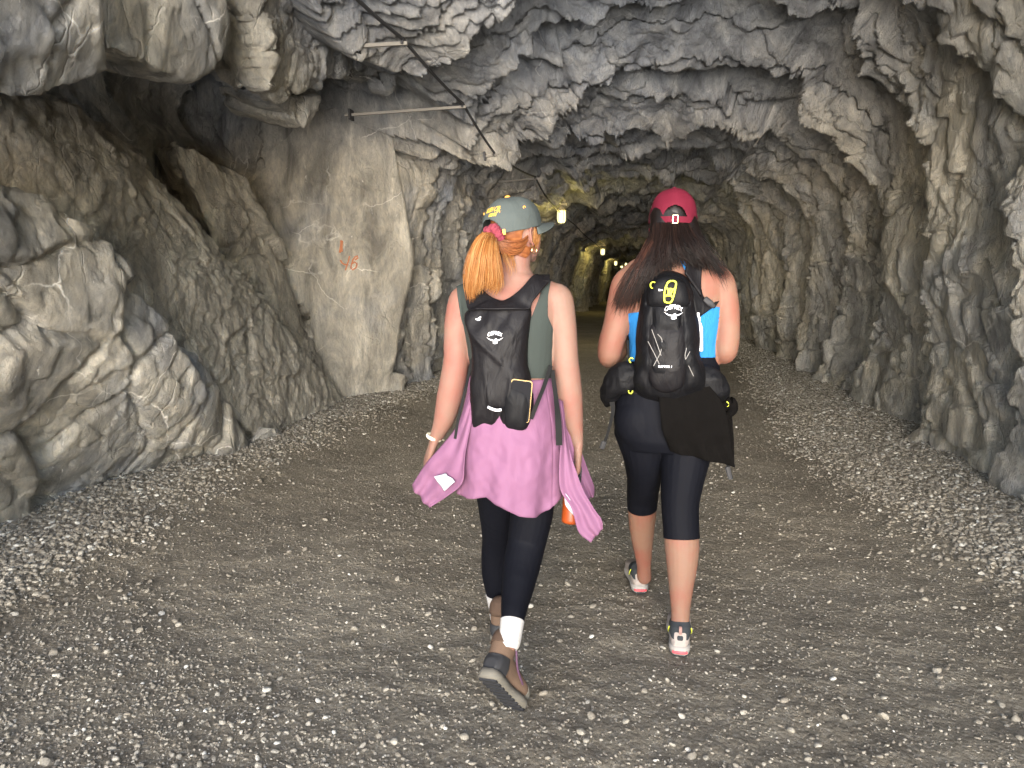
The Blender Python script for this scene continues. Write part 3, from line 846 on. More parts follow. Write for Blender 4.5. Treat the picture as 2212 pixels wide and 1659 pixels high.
# limb helper in picture units: rows of (px, py, Y, half width px, half depth m)
def rows_limb(blob, rows, n=22, ex=2.0):
    P = [atY(r[0], r[1], r[2]) for r in rows]
    ra = [r[3]*m_per_px(p) for r, p in zip(rows, P)]; rb = [r[4] if len(r) > 4 else a for r, a in zip(rows, ra)]
    blob.limb(P, ra, rb, lat=_R, n=n, ex=ex)
    return np.array(P), ra
def rows_trunk(blob, rows, ex=2.3, n=36):
    P = np.array([atY(r[0], r[1], r[2]) for r in rows]); k = len(P)*4
    t = np.linspace(0, len(P)-1, k); Q = catmull(P, k)
    ra = np.interp(t, range(len(P)), [r[3]*m_per_px(p) for r, p in zip(rows, P)]); rb = np.interp(t, range(len(P)), [r[4] for r in rows])
    X = np.array([math.cos(YAW), math.sin(YAW)*0.3, 0]); X /= np.linalg.norm(X); Yv = np.cross((0, 0, 1), X)
    blob.loft(Q, [X]*k, [Yv]*k, ra, rb, n, ex)
    return P
def hand(blob, wrist, d, palm_n, size=1.0, curl=(0.35, 0.4, 0.45, 0.5), thumb=1, spread=0.10, thumb_side=None, tcurl=0.3):
    """wrist point, finger direction d, palm normal; thumb=+1/-1 picks the side of the thumb"""
    d = np.asarray(d, float); d /= np.linalg.norm(d)
    n = np.asarray(palm_n, float); n -= (n@d)*d; n /= np.linalg.norm(n); w = np.cross(d, n)*thumb
    S_ = size; L = 0.088*S_
    blob.limb([wrist - d*0.02, wrist + d*0.015, wrist + d*0.045*S_, wrist + d*L*0.95], [0.024*S_, 0.027*S_, 0.036*S_, 0.038*S_], [0.017*S_, 0.015*S_, 0.0135*S_, 0.011*S_], lat=w, ex=2.4)
    lens = [0.068, 0.076, 0.071, 0.056]; offs = [0.029, 0.0095, -0.0100, -0.0285]
    for i in range(4):
        base = wrist + d*(L*(0.97 if i in (1, 2) else 0.92)) + w*offs[i]*S_
        dirn = d*math.cos(spread*(1.5-i)*0.6) + w*math.sin(spread*(1.5-i)*0.6)
        P = [base - dirn*0.015]; ang = curl[i]*0.5; cur = base; P.append(cur)
        for k, fr in enumerate((0.46, 0.30, 0.24)):
            dd = dirn*math.cos(ang) + n*math.sin(ang)
            cur = cur + dd*lens[i]*fr*S_; P.append(cur); ang += curl[i]*1.1
        r = 0.0078*S_*(0.9 if i == 3 else 1)
        blob.limb(P, [r*1.05, r*1.05, r, r*0.92, r*0.78], n=12)
    tb = wrist + d*0.022*S_ + w*0.026*S_
    t1 = tb + (d*0.75 + w*0.62 + n*0.25)*0.034*S_; t2 = t1 + (d*0.92 + w*0.25 + n*tcurl)*0.030*S_; t3 = t2 + (d*0.95 - w*0.02 + n*(tcurl+.15))*0.024*S_
    blob.limb([wrist + d*0.012 + w*0.008, tb, t1, t2, t3], [0.014*S_, 0.0135*S_, 0.0105*S_, 0.0095*S_, 0.0075*S_], n=12)
def head(blob, c, f, u, s=1.0, jaw=1.0):
    """c centre of the skull, f where the face looks, u up"""
    f = np.asarray(f, float)/np.linalg.norm(f); u = np.asarray(u, float); u -= (u@f)*f; u /= np.linalg.norm(u); r = np.cross(f, u)
    ax = (r, f, u)
    blob.ell(c + u*0.015*s, ax, (0.076*s, 0.093*s, 0.098*s), 26)
    blob.ell(c + f*0.030*s - u*0.050*s, ax, (0.060*s*jaw, 0.062*s, 0.066*s), 22)
    blob.ell(c + f*0.058*s - u*0.098*s, ax, (0.026*s, 0.024*s, 0.020*s), 14)          # chin
    blob.ell(c + f*0.060*s - u*0.045*s + r*0.030*s, ax, (0.022*s, 0.022*s, 0.024*s), 14)
    blob.ell(c + f*0.060*s - u*0.045*s - r*0.030*s, ax, (0.022*s, 0.022*s, 0.024*s), 14)
    blob.ell(c + f*0.080*s + u*0.012*s, ax, (0.045*s, 0.010*s, 0.012*s), 14)          # brow
    blob.limb([c + f*0.085*s + u*0.008*s, c + f*0.098*s - u*0.018*s, c + f*0.108*s - u*0.036*s], [0.007*s, 0.009*s, 0.012*s], n=12)
    blob.limb([c + f*0.086*s - u*0.068*s - r*0.020*s, c + f*0.094*s - u*0.066*s, c + f*0.086*s - u*0.068*s + r*0.020*s], [0.004, 0.0065, 0.004], n=10)
    blob.limb([c + f*0.084*s - u*0.079*s - r*0.017*s, c + f*0.091*s - u*0.079*s, c + f*0.084*s - u*0.079*s + r*0.017*s], [0.004, 0.007, 0.004], n=10)
    for q in (-1, 1):   # ears: rim, lobe
        e = c + r*q*0.075*s - u*0.022*s - f*0.004*s
        rim = [e + u*0.030*s*math.cos(a) - f*(0.014*math.sin(a)-0.004)*s + r*q*(0.008 + 0.006*math.sin(a))*s for a in np.linspace(-0.6, 3.5, 9)]
        blob.limb(rim, [0.0042*s]*9, n=8)
        blob.ell(e - f*0.003*s, (f, u, r), (0.011*s, 0.024*s, 0.006*s), 12)
        blob.ell(e - u*0.030*s + f*0.004*s + r*q*0.005, ax, (0.004*s, 0.007*s, 0.009*s), 10)
    return ax
def eyes(c, ax, s, root, mat_w, mat_i):
    r, f, u = ax
    for q in (-1, 1):
        b = Blob(); p = c + f*0.078*s + u*-0.006*s + r*q*0.030*s; b.ell(p, ax, (0.0125*s, 0.011*s, 0.0095*s), 16)
        e = link('eye', b.mesh(), mat_w, root)
        b = Blob(); b.ell(p + f*0.0095*s, ax, (0.0055*s, 0.002*s, 0.0055*s), 12); link('iris', b.mesh(), mat_i, e)

def frame(o, fwd, up):
    fwd = np.asarray(fwd, float); fwd /= np.linalg.norm(fwd); up = np.asarray(up, float); up -= (up@fwd)*fwd; up /= np.linalg.norm(up)
    r = np.cross(fwd, up)
    return lambda x, y, z: np.asarray(o) + r*x + fwd*y + up*z, (r, fwd, up)
def shoe_base(o, fwd, up, shaft=0.105, s=1.0, lean=(0, 0)):
    T, ax = frame(o, fwd, up); b = Blob(); r, f, u = ax
    ys = [0.0, 0.012, 0.035, 0.07, 0.11, 0.15, 0.19, 0.225, 0.25, 0.262]
    hw = [0.020, 0.031, 0.037, 0.038, 0.037, 0.041, 0.046, 0.043, 0.031, 0.014]
    hh = [0.040, 0.060, 0.078, 0.084, 0.080, 0.068, 0.056, 0.047, 0.036, 0.020]
    C = [T(0, y*s, (0.022 + h*0.5)*s) for y, h in zip(ys, hh)]
    b.loft(C, [r]*10, [u]*10, [w*s for w in hw], [h*0.5*s for h in hh], 26, 2.6)
    b.limb([T(0, 0.050*s, 0.050*s), T(0, 0.050*s, 0.08*s), T(lean[0], 0.052*s+lean[1], shaft*s)], [0.038*s, 0.038*s, 0.040*s], [0.046*s, 0.046*s, 0.045*s], lat=r, n=24)
    me = fuse(b, 0.0035, 3, 0.7)
    return me, T, ax
def sole(name, T, ax, mat, root, s=1.0, z0=0.0, z1=0.027, wide=1.06, lug=True):
    r, f, u = ax
    ys = np.linspace(0, 1, 30); L = 0.272*s
    cp_y = [0, .03, .10, .25, .42, .55, .70, .85, .95, 1.0]; cp_w = [.017, .027, .036, .037, .034, .038, .046, .044, .031, .012]
    b = Blob(); V = []; n = len(ys)
    w = np.interp(ys, cp_y, cp_w)*s*wide
    zt = z1*s - 0.004*s*np.sin(ys*3.1) + 0.004*s*(ys > .9)
    zb = z0*s + 0.010*s*np.clip((ys-.82)/.18, 0, 1)**2
    for i in range(n):
        y = ys[i]*L - 0.008*s
        for x, z, k in ((-1, zb[i], .93), (-1, (zb[i]+zt[i])/2, 1.0), (-1, zt[i], .94), (1, zt[i], .94), (1, (zb[i]+zt[i])/2, 1.0), (1, zb[i], .93)):
            V.append(T(x*w[i]*k, y, z))
    F = []
    for i in range(n-1):
        for j in range(6): F.append((i*6+j, i*6+6+j, i*6+6+(j+1) % 6, i*6+(j+1) % 6))
    F += [tuple(range(6)), tuple(range(n*6-1, n*6-7, -1))]
    so = part_mesh(name, V, F, mat, root)
    return so
def boxy(T, x0, x1, y0, y1, z0, z1):
    V = [T(x, y, z) for x in (x0, x1) for y in (y0, y1) for z in (z0, z1)]
    return V, [(0, 1, 3, 2), (4, 6, 7, 5), (0, 4, 5, 1), (2, 3, 7, 6), (0, 2, 6, 4), (1, 5, 7, 3)]

def cap_crown(name, O, f, u, mat, root, a=0.102, b=0.084, h=0.112, opening=True, ow=0.62, oh=0.050, band=0.016, seed=0):
    """six panel cap: rows rise from the sweatband; the arch at the back is cut out above a strap"""
    T, ax = frame(O, f, u)
    nt, nr = 144, 34
    V = np.zeros((nt, nr, 3)); 
    for i in range(nt):
        th = 2*np.pi*i/nt               # 0 = front
        for j in range(nr):
            q = j/(nr-1)
            rad = (1-q**2.5)**(1/2.15) if q < 1 else 0.0
            z = h*q*(1.0 + 0.0*math.cos(th))
            front = max(0, math.cos(th))
            seam = 1 - 0.010*math.exp(-((((th/(np.pi/3)+0.5) % 1)-0.5)/0.05)**2)*(0.2+q)
            V[i, j] = T(b*rad*math.sin(th)*seam, a*rad*math.cos(th)*seam*(1+0.03*front*q), z)
    P = V.reshape(-1, 3)
    V = (P + np.cross(ax[0], ax[1])[None, :]*0).reshape(nt, nr, 3)
    nzv = 0.003*noise3(P/0.05, 900+seed)
    cen = T(0, 0, h*0.3); dirs = P-cen; dirs /= np.linalg.norm(dirs, axis=1)[:, None]+1e-9
    V = (P + dirs*nzv[:, None]).reshape(nt, nr, 3)
    F = []
    th = (np.arange(nt)*2*np.pi/nt)
    back = np.abs(((th - np.pi + np.pi) % (2*np.pi)) - np.pi)
    for i in range(nt):
        i2 = (i+1) % nt
        tb = abs((th[i]+np.pi/nt) - np.pi)
        for j in range(nr-1):
            z = h*(j+0.5)/(nr-1)
            if opening and tb < ow and z < oh*math.sqrt(max(0, 1-(tb/ow)**2)): continue
            F.append((i*nr+j, i2*nr+j, i2*nr+j+1, i*nr+j+1))
    o = part_mesh(name, V.reshape(-1, 3), F, mat, root, 0.0018)
    return o, T, ax
def cap_point(T, a, b, h, th, q, out=0.0):
    rad = (1-q**2.5)**(1/2.15)
    return T(b*rad*math.sin(th)*(1+out/b), a*rad*math.cos(th)*(1+out/a), h*q)
# ------------------------------------------------------------------ materials of the walkers
M_SKIN_A = skin_mat('fair_skin', (0.185, 0.112, 0.086), (0.20, 0.074, 0.058))
M_SKIN_B = skin_mat('tanned_skin', (0.175, 0.100, 0.070), (0.19, 0.064, 0.046))
M_BLACKL = fabric('navy_black_stretch', (0.0032, 0.0036, 0.006), 0.7, 1200, 0.0004, 0.2, 0.003, 0.25, 0.16)
M_BLACKP = fabric('black_nylon', (0.0062, 0.0056, 0.0066), 0.55, 700, 0.0006, 0.25, 0.007, 0.2, 0.28)
M_BLACKN = fabric('black_ripstop', (0.0042, 0.0042, 0.0052), 0.6, 500, 0.0007, 0.3, 0.008, 0.2, 0.28)
M_WEB = fabric('black_webbing', (0.006, 0.006, 0.006), 0.75, 400, 0.0006)
M_FLEECE = fabric('black_fleece', (0.0030, 0.0026, 0.0024), 0.95, 300, 0.0015, 0.3, 0.006, 0.5, 0.12)
M_TANK = fabric('dark_green_jersey', (0.030, 0.037, 0.034), 0.85, 900, 0.0005, 0.1, 0.0015)
M_BLUE = fabric('bright_blue_jersey', (0.017, 0.14, 0.36), 0.8, 900, 0.0005, 0.08, 0.006, wsc=26)
M_PINK = fabric('orchid_pink_cloth', (0.160, 0.073, 0.130), 0.7, 1400, 0.0003, 0.05, 0.003, 0.3, 0.3, 11)
M_WHITE = fabric('white_cloth', (.36,.38,.42), 0.8, 900, 0.0004, 0.05)
M_SOCK = fabric('white_sock', (0.38, .37, .36), 0.95, 350, 0.0016, 0.08)
M_PINKB = plain('pink_stripe', (0.50, 0.22, 0.22), 0.8)
M_CAPG = fabric('grey_green_twill', (0.052, 0.062, 0.060), 0.8, 800, 0.0006, 0.1, 0.003, 0.2, 0.3, 18)
M_CAPR = fabric('crimson_twill', (0.085, 0.005, 0.015), 0.8, 800, 0.0006, 0.1, 0.002, 0.2, 0.3, 18)
M_ORANGE = plain('orange_thread', (0.72, 0.30, 0.045), 0.6)
M_YELLOW = plain('yellow_thread', (0.70, 0.42, 0.03), 0.6)
M_LIME = plain('lime_plastic', (0.60, 0.66, 0.05), 0.4)
M_SCRUN = fabric('maroon_velvet', (0.17, 0.030, 0.045), 0.8, 300, 0.002, 0.2, 0.01, 0.5, 0.3, 50)
M_PRINT = plain('white_print', (0.75, 0.75, 0.78), 0.5)
M_GOLD = plain('gold', (0.75, 0.52, 0.25), 0.25, 1.0)
M_LEATH = fabric('brown_suede', (0.115, 0.075, 0.052), 0.9, 300, 0.001, 0.25)
M_LEATHD = fabric('dark_brown_padding', (0.07, 0.045, 0.032), 0.9, 300, 0.001, 0.25)
M_RUB = plain('grey_rubber', (0.12, 0.11, 0.09), 0.85)
M_RUBD = plain('black_rubber', (0.015, 0.015, 0.017), 0.7)
M_MAUVE = plain('mauve_trim', (0.07, 0.03, 0.06), 0.7)
M_SHOE = fabric('pale_grey_mesh', (0.27, 0.235, 0.215), 0.85, 500, 0.0008, 0.1)
M_SHOED = fabric('charcoal_collar', (0.028, 0.032, 0.036), 0.85, 500, 0.0008, 0.1)
M_CORAL = plain('coral_rubber', (0.5, 0.06, 0.075), 0.5)
M_HAIR_A = hair_mat('strawberry_blonde', (0.13, 0.045, 0.012), (0.25, 0.098, 0.026), (0.40, 0.225, 0.09))
M_HAIR_AD = hair_mat('auburn_roots', (0.09, 0.028, 0.011), (0.17, 0.058, 0.02), (0.27, 0.11, 0.042))
M_HAIR_B = hair_mat('dark_brown_hair', (0.0030, 0.0018, 0.0016), (0.006, 0.0034, 0.0028), (0.022, 0.011, 0.008), 0.42)
M_HAIR_BT = hair_mat('chestnut_tips', (0.016, 0.007, 0.005), (0.04, 0.014, 0.008), (0.07, 0.026, 0.015), 0.45)
M_EYE = plain('eye_white', (0.7, 0.69, 0.66), 0.3); M_IRIS = plain('iris', (0.05, 0.07, 0.06), 0.2)
M_BEAD = plain('cream_bead', (0.66, 0.60, 0.45), 0.4)

def bird_logo(cx, cy, s):
    """wing shape under an arched word, in units of its width"""
    up = [(cx-0.5*s+s*t, cy + s*(0.16*(2*t-1)**2 - 0.0*t) - s*0.16) for t in np.linspace(0, 1, 16)]
    dn = [(cx-0.5*s+s*t, cy + s*(0.16*(2*t-1)**2) - s*(0.16+0.055*math.sin(math.pi*t)**0.6)) for t in np.linspace(0, 1, 16)]
    V = up+dn; F = [(i, i+1, 16+i+1, 16+i) for i in range(15)]
    out = [(V, F)]
    L = []
    for t in np.linspace(0.12, 0.88, 13):
        if abs(t-.5) < .07: continue
        x = cx-0.5*s+s*t; y = cy + s*0.16*(2*t-1)**2 - s*0.19
        L.append([(x, y), (x+0.02*s*(1 if t < .5 else -1), y-0.075*s*(1-abs(2*t-1))-0.02*s)])
    out += strokes2d(L, 0.014*s)
    out += strokes2d([[(cx-.02*s, cy-.17*s), (cx+.03*s, cy-.11*s), (cx+.12*s, cy-.085*s)], [(cx-.10*s, cy-.33*s), (cx-.05*s, cy-.24*s), (cx+.01*s, cy-.20*s)],
                      [(cx+.14*s, cy-.33*s), (cx+.10*s, cy-.25*s), (cx+.03*s, cy-.20*s)], [(cx-.11*s, cy-.34*s), (cx+.02*s, cy-.36*s), (cx+.15*s, cy-.33*s)],
                      [(cx+.02*s, cy-.22*s), (cx+.02*s, cy-.36*s)]], 0.05*s)
    return out
def arc_word(word, width, rise, size):
    V, F = text2d(word, size, 0.012*size)
    X = np.array([v[0] for v in V]); k = width/np.ptp(X)
    return [([(v[0]*k, v[1]*k*1.25 + rise*(1-(2*v[0]*k/width)**2)) for v in V], F)]

# ================================================================== walker with the pink shirt
A = empty('person', tuple(gnd(1105, 1420)))
tag(A, 'woman in grey green cap with blonde ponytail and pink shirt tied round her hips', 'person')
YA = 2.345
b = Blob()
trunkA = rows_trunk(b, [(1107, 592, 2.355, 44, .060), (1105, 606, 2.352, 84, .066), (1104, 622, 2.35, 108, .078), (1103, 645, 2.345, 113, .092), (1103, 675, 2.34, 106, .104), (1104, 715, 2.34, 98, .110),
    (1106, 760, 2.343, 92, .108), (1107, 805, 2.345, 88, .100), (1107, 840, 2.345, 90, .102), (1107, 890, 2.34, 100, .115), (1108, 940, 2.335, 106, .125), (1110, 985, 2.335, 104, .125), (1112, 1015, 2.34, 92, .11)])
for px in (1068, 1150): b.ell(atY(px, 962, 2.30), ((1, 0, 0), (0, 1, 0), (0, 0, 1)), (0.08, 0.07, 0.09), 48)
rows_limb(b, [(1122, 515, 2.375, 32, .052), (1115, 545, 2.37, 33, .052), (1110, 575, 2.36, 36, .055), (1108, 600, 2.355, 48, .06)])
armAL, rAL = rows_limb(b, [(1022, 632, 2.35, 24), (1004, 650, 2.345, 35), (993, 690, 2.34, 32), (987, 735, 2.335, 28.5), (986, 775, 2.33, 28), (980, 815, 2.33, 28.5), (971, 858, 2.335, 28), (961, 900, 2.34, 23.5), (949, 930, 2.345, 17), (940, 948, 2.35, 13.5, .017)])
armAR, rAR = rows_limb(b, [(1186, 630, 2.35, 24), (1203, 647, 2.345, 35), (1213, 690, 2.34, 31), (1219, 735, 2.335, 28), (1222, 775, 2.33, 27.5), (1226, 815, 2.33, 28.5), (1231, 858, 2.335, 28), (1238, 904, 2.34, 22), (1245, 938, 2.345, 15), (1249, 962, 2.35, 11.5, .018)])
wl = atY(939, 951, 2.35); hand(b, wl, atY(912, 1022, 2.36)-wl, (0.75, 0.25, 0.1), 0.98, curl=(0.30, 0.35, 0.40, 0.5), thumb=-1, spread=0.12)
wr_ = atY(1249, 966, 2.35); hand(b, wr_, atY(1246, 1045, 2.34)-wr_, (-0.8, -0.15, 0.0), 0.95, curl=(0.9, 0.95, 1.0, 1.05), thumb=1, spread=0.06)
legAL, rl = rows_limb(b, [(1072, 985, 2.36, 56, .10), (1074, 1050, 2.42, 46, .085), (1076, 1110, 2.50, 39, .072), (1077, 1160, 2.56, 34, .058), (1072, 1200, 2.60, 31, .056), (1071, 1240, 2.625, 29, .052), (1072, 1280, 2.64, 21, .038), (1075, 1318, 2.65, 15.5, .030), (1077, 1345, 2.66, 15, .030)])
legAR, rr_ = rows_limb(b, [(1150, 985, 2.34, 53, .09), (1152, 1050, 2.345, 47, .085), (1148, 1110, 2.34, 45, .078), (1138, 1170, 2.33, 40, .064), (1127, 1220, 2.28, 39, .060), (1119, 1265, 2.22, 34, .055), (1112, 1305, 2.16, 28, .043), (1107, 1340, 2.11, 23, .033), (1101, 1385, 2.075, 21, .032)])
HAc = atY(1114, 500, 2.385); hf, hu = np.array([.60, .80, .14]), np.array([-.10, -.10, 1.0])
axA = head(b, HAc, hf, hu, 0.94)
baseA = fuse(b, 0.0042, 5, 0.75)
bodyA = link('body', baseA.copy(), M_SKIN_A, A)
eyes(HAc, axA, 0.94, A, M_EYE, M_IRIS)

# leggings, top
nl = (legAL[5]-legAL[7]); nl /= np.linalg.norm(nl); nr_ = (legAR[5]-legAR[7]); nr_ /= np.linalg.norm(nr_)
cutL, cutR = atY(1074, 1288, 2.645), atY(1108, 1347, 2.10)
zw = float(atY(1107, 822, YA)[2])
def fld(V):
    f = zw - V[:, 2]
    low = V[:, 2] < 0.55
    dl = seg_dist(V, legAL[4:]); dr = seg_dist(V, legAR[4:])
    fl = (V-cutL)@nl; fr = (V-cutR)@nr_
    f = np.where(low & (dl < dr), np.minimum(f, fl), f); f = np.where(low & (dr <= dl), np.minimum(f, fr), f)
    arm = np.minimum(seg_dist(V, armAL), seg_dist(V, armAR)) - 0.058
    hnd = np.minimum(seg_dist(V, [wl, atY(905, 1040, 2.36)]), seg_dist(V, [wr_, atY(1245, 1060, 2.34)])) - 0.052
    return np.minimum(f, np.minimum(arm, hnd))
shell('leggings', baseA, fld, 0.003, 0.002, M_BLACKL, A)
tankP = [(984, 590), (989, 640), (996, 690), (1008, 735), (1010, 770), (1000, 817), (1212, 817), (1203, 770), (1194, 712), (1182, 683), (1183, 639), (1193, 590), (1177, 590), (1166, 639), (1149, 683), (1135, 700), (1060, 700), (1020, 680), (1009, 640), (1003, 590)]
def fld(V):
    f = poly_sd(px_of(V), tankP)*0.0015
    arm = np.minimum(seg_dist(V, armAL[2:]), seg_dist(V, armAR[2:])) - 0.050
    return np.minimum(f, arm)
shell('tank_top', baseA, fld, 0.0035, 0.002, M_TANK, A)
# socks and boots
def sockf(leg, i0, top, bot):
    def g(V):
        n = leg[-3]-leg[-1]; n = n/np.linalg.norm(n)
        return np.minimum(np.minimum((top-V)@n, (V-bot)@n), 0.09 - seg_dist(V, leg[i0:]))
    return g
shell('sock', baseA, sockf(legAL, 5, atY(1074, 1280, 2.645), atY(1077, 1345, 2.66)), 0.0045, 0.003, M_SOCK, A)
shell('sock', baseA, sockf(legAR, 5, atY(1108, 1338, 2.105), atY(1101, 1402, 2.065)), 0.0048, 0.003, M_SOCK, A)
def boot(o, fwd, up, root, s=1.0):
    me, T, ax = shoe_base(o, fwd, up, 0.135, s)
    r, f, u = ax
    bt = link('boot', me.copy(), M_LEATH, root)
    loc = lambda V: np.stack([(V-T(0, 0, 0))@r, (V-T(0, 0, 0))@f, (V-T(0, 0, 0))@u], 1)
    shell('heel_counter', me, lambda V: (lambda L: np.minimum(0.050*s - L[:, 1] - 0.2*np.maximum(0, L[:, 2]-.05*s), 0.078*s - L[:, 2] - 1.2*np.abs(L[:, 0])*0))(loc(V)), 0.0022, 0.002, M_RUBD, bt)
    shell('toe_cap', me, lambda V: loc(V)[:, 1] - 0.205*s, 0.0022, 0.002, M_RUB, bt)
    shell('cuff', me, lambda V: loc(V)[:, 2] - 0.118*s, 0.004, 0.003, M_LEATHD, bt)
    for q in (-1, 1):
        pts = [T(q*0.043*s, 0.16*s, .05*s), T(q*0.042*s, .10*s, .075*s), T(q*0.042*s, .055*s, .12*s)]
        b2 = Blob(); b2.limb(pts, [0.0035]*3, n=8); link('side_stripe', b2.mesh(), M_MAUVE, bt)
    so = sole('sole', T, ax, M_RUB, bt, s)
    b2 = Blob()
    for k in range(9):
        y = (0.01+k*0.028)*s
        V, F = boxy(T, -0.030*s, 0.030*s, y, y+0.013*s, -0.006*s, 0.003*s); b2.add(V, F)
    link('lug', b2.mesh(), M_RUBD, bt)
    return bt
hl = gnd(1074, 1392); boot(hl + np.array([0, 0, .003]), (0.05, 1, 0.05), (0, -.05, 1), A, 0.93)
toe = gnd(1118, 1534) ; hh = atY(1051, 1463, 1.955)
boot(hh, toe-hh, atY(1104, 1395, 2.12)-hh, A, 1.0)

# pink shirt tied round the hips
def skirt():
    nth, nr = 300, 60; V = []
    hem_px = [(-1.75, 1045), (-1.25, 1056), (-0.75, 1057), (-0.35, 1048), (0.0, 1060), (0.3, 1079), (0.65, 1086), (0.95, 1077), (1.15, 1061), (1.75, 1050)]
    for j in range(nr):
        v = j/(nr-1)
        for i in range(nth):
            a = -2.35 + 4.7*i/(nth-1)          # 0 = back centre, to the right positive
            hy = np.interp(a, [h[0] for h in hem_px], [h[1] for h in hem_px])
            py = 812 + (hy-812)*v
            hw = np.interp(py, [812, 850, 900, 950, 1000, 1060, 1090], [92, 99, 110, 115, 115, 112, 112]); dp = np.interp(py, [812, 850, 900, 950, 1000, 1060, 1090], [.118, .135, .160, .175, .180, .176, .176])
            cx = 1106; c = atY(cx, py, 2.345)
            fold = 1 + v**1.4*(0.050*math.sin(a*5.2+0.6) + 0.030*math.sin(a*11+v*2)) 
            x = math.sin(a); y = -math.cos(a)
            fold += -0.012*(math.exp(-((a+1.0)/.018)**2) + math.exp(-((a-1.02)/.018)**2)) + (0.008 if v > .965 else 0) - 0.010*math.exp(-((v-.10)/.012)**2)
            V.append(c + np.array([x*hw*m_per_px(c)*fold, y*dp*fold, 0]))
    V = np.array(V)
    V[:, 1] += 0.006*noise3(V/0.07, 650) + 0.004*noise3(V/0.03, 651)
    # a pulled crease over the seat
    p = px_of(V); V[:, 1] += 0.010*np.exp(-((p[:, 0]-1082)/16)**2 - ((p[:, 1]-985)/30)**2)*(V[:, 1] < 2.3)
    return part_mesh('tied_shirt', V, grid_faces(nr, nth), M_PINK, A, 0.002)
SK = skirt()
cloth('shirt_tail', [(1014, 850, 2.25), (985, 922, 2.24), (949, 968, 2.25), (918, 1004, 2.27), (888, 1050, 2.29)], [(1020, 900, 2.22), (1004, 985, 2.195), (1000, 1040, 2.20), (965, 1073, 2.23), (926, 1099, 2.26)], M_PINK, SK, fold=0.007, nf=2.2, seed=1)
cloth('shirt_lining', [(937, 1030, 2.232), (952, 1026, 2.225), (962, 1023, 2.215)], [(960, 1061, 2.222), (972, 1050, 2.213), (983, 1040, 2.203)], M_WHITE, SK, n=10, m=10, fold=0.004, nf=1.4, seed=2)
cloth('shirt_tail', [(1205, 860, 2.24), (1212, 930, 2.22), (1208, 1010, 2.21), (1212, 1060, 2.21), (1236, 1100, 2.20), (1250, 1148, 2.20), (1275, 1172, 2.20)],
      [(1216, 868, 2.26), (1228, 960, 2.25), (1246, 1020, 2.23), (1262, 1062, 2.22), (1285, 1100, 2.21), (1300, 1122, 2.21), (1302, 1142, 2.21)], M_PINK, SK, fold=0.006, nf=2.0, seed=3)
cloth('shirt_lining', [(1214, 1058, 2.216), (1224, 1068, 2.212), (1238, 1090, 2.208), (1246, 1112, 2.206)], [(1222, 1080, 2.216), (1221, 1090, 2.212), (1232, 1106, 2.208), (1246, 1122, 2.206)], M_WHITE, SK, n=8, m=14, fold=0.003, nf=1.5, seed=4)
cloth('shirt_tail', [(1210, 880, 2.32), (1226, 950, 2.33), (1240, 1010, 2.34), (1262, 1062, 2.36), (1272, 1079, 2.37)], [(1218, 880, 2.34), (1246, 948, 2.35), (1266, 1010, 2.37), (1282, 1050, 2.39), (1283, 1072, 2.39)], M_PINK, SK, fold=0.008, nf=1.2, seed=5)
# bracelet and earring
b = Blob()
cb = atY(935, 951, 2.35); dn = (wl-atY(912, 1022, 2.36)); dn /= np.linalg.norm(dn); e1 = np.cross(dn, (0, 1, 0)); e1 /= np.linalg.norm(e1); e2 = np.cross(dn, e1)
for k in range(26):
    a = 2*math.pi*k/26; r_ = 0.0235
    b.ell(cb + dn*0.012 + e1*math.cos(a)*r_*1.05 + e2*math.sin(a)*r_*.9, (e1, e2, dn), (0.0045, 0.0045, 0.0075), 8)
link('bracelet', b.mesh(), M_BEAD, A)
ear = HAc + axA[0]*0.083*.94 - axA[2]*0.055
b = Blob(); b.limb([ear + axA[1]*0.011*math.cos(t) - axA[2]*(0.011-0.011*math.sin(t)) for t in np.linspace(0, 6.28, 13)], [0.0013]*13, n=6)
link('earring', b.mesh(), M_GOLD, A)

# cap
O = atY(1108, 497, 2.385); cf, cu = np.array([.62, .76, .20]), np.array([-.14, -.13, 1.0])
ca, cb_, ch = 0.107, 0.087, 0.108
O = O + np.array([0, 0, 0.0])
capA, TA, axc = cap_crown('cap', O, cf, cu, M_CAPG, A, ca, cb_, ch, True, 0.60, 0.050)
b = Blob(); b.ell(TA(0, 0, ch+0.001), axc, (0.0095, 0.0095, 0.005), 14); link('button', b.mesh(), M_ORANGE, capA)
for th in (np.pi-0.52, np.pi+0.52, 0.52*3, np.pi+1.57):
    p = cap_point(TA, ca, cb_, ch, -th, 0.62, 0.0015); q = cap_point(TA, ca, cb_, ch, -th, 0.62, 0.01)-p; q /= np.linalg.norm(q)
    e1 = np.cross(q, axc[2]); e1 /= np.linalg.norm(e1); e2 = np.cross(q, e1)
    b = Blob(); b.limb([p + (e1*math.cos(t)+e2*math.sin(t))*0.0042 for t in np.linspace(0, 6.28, 11)], [0.0016]*11, n=6); link('eyelet', b.mesh(), M_ORANGE, capA)
def brim_mesh(T, a, b_, length, drop, mat, root, half=1.25):
    n, m = 40, 14; V = []
    for j in range(m):
        v = j/(m-1)
        for i in range(n):
            th = -half + 2*half*i/(n-1)
            base = np.array([b_*1.0*math.sin(th), a*1.0*math.cos(th)])
            ext = length*v*max(0.0, math.cos(th/half*math.pi/2))**0.55
            x = base[0]*(1+0.0*v); y = base[1] + ext
            V.append(T(x, y, 0.004 - drop*(x/b_)**2*(0.35+v) - 0.006*v))
    return part_mesh('brim', V, grid_faces(m, n), mat, root, 0.004)
brim_mesh(TA, ca, cb_, 0.066, 0.020, M_CAPG, capA)
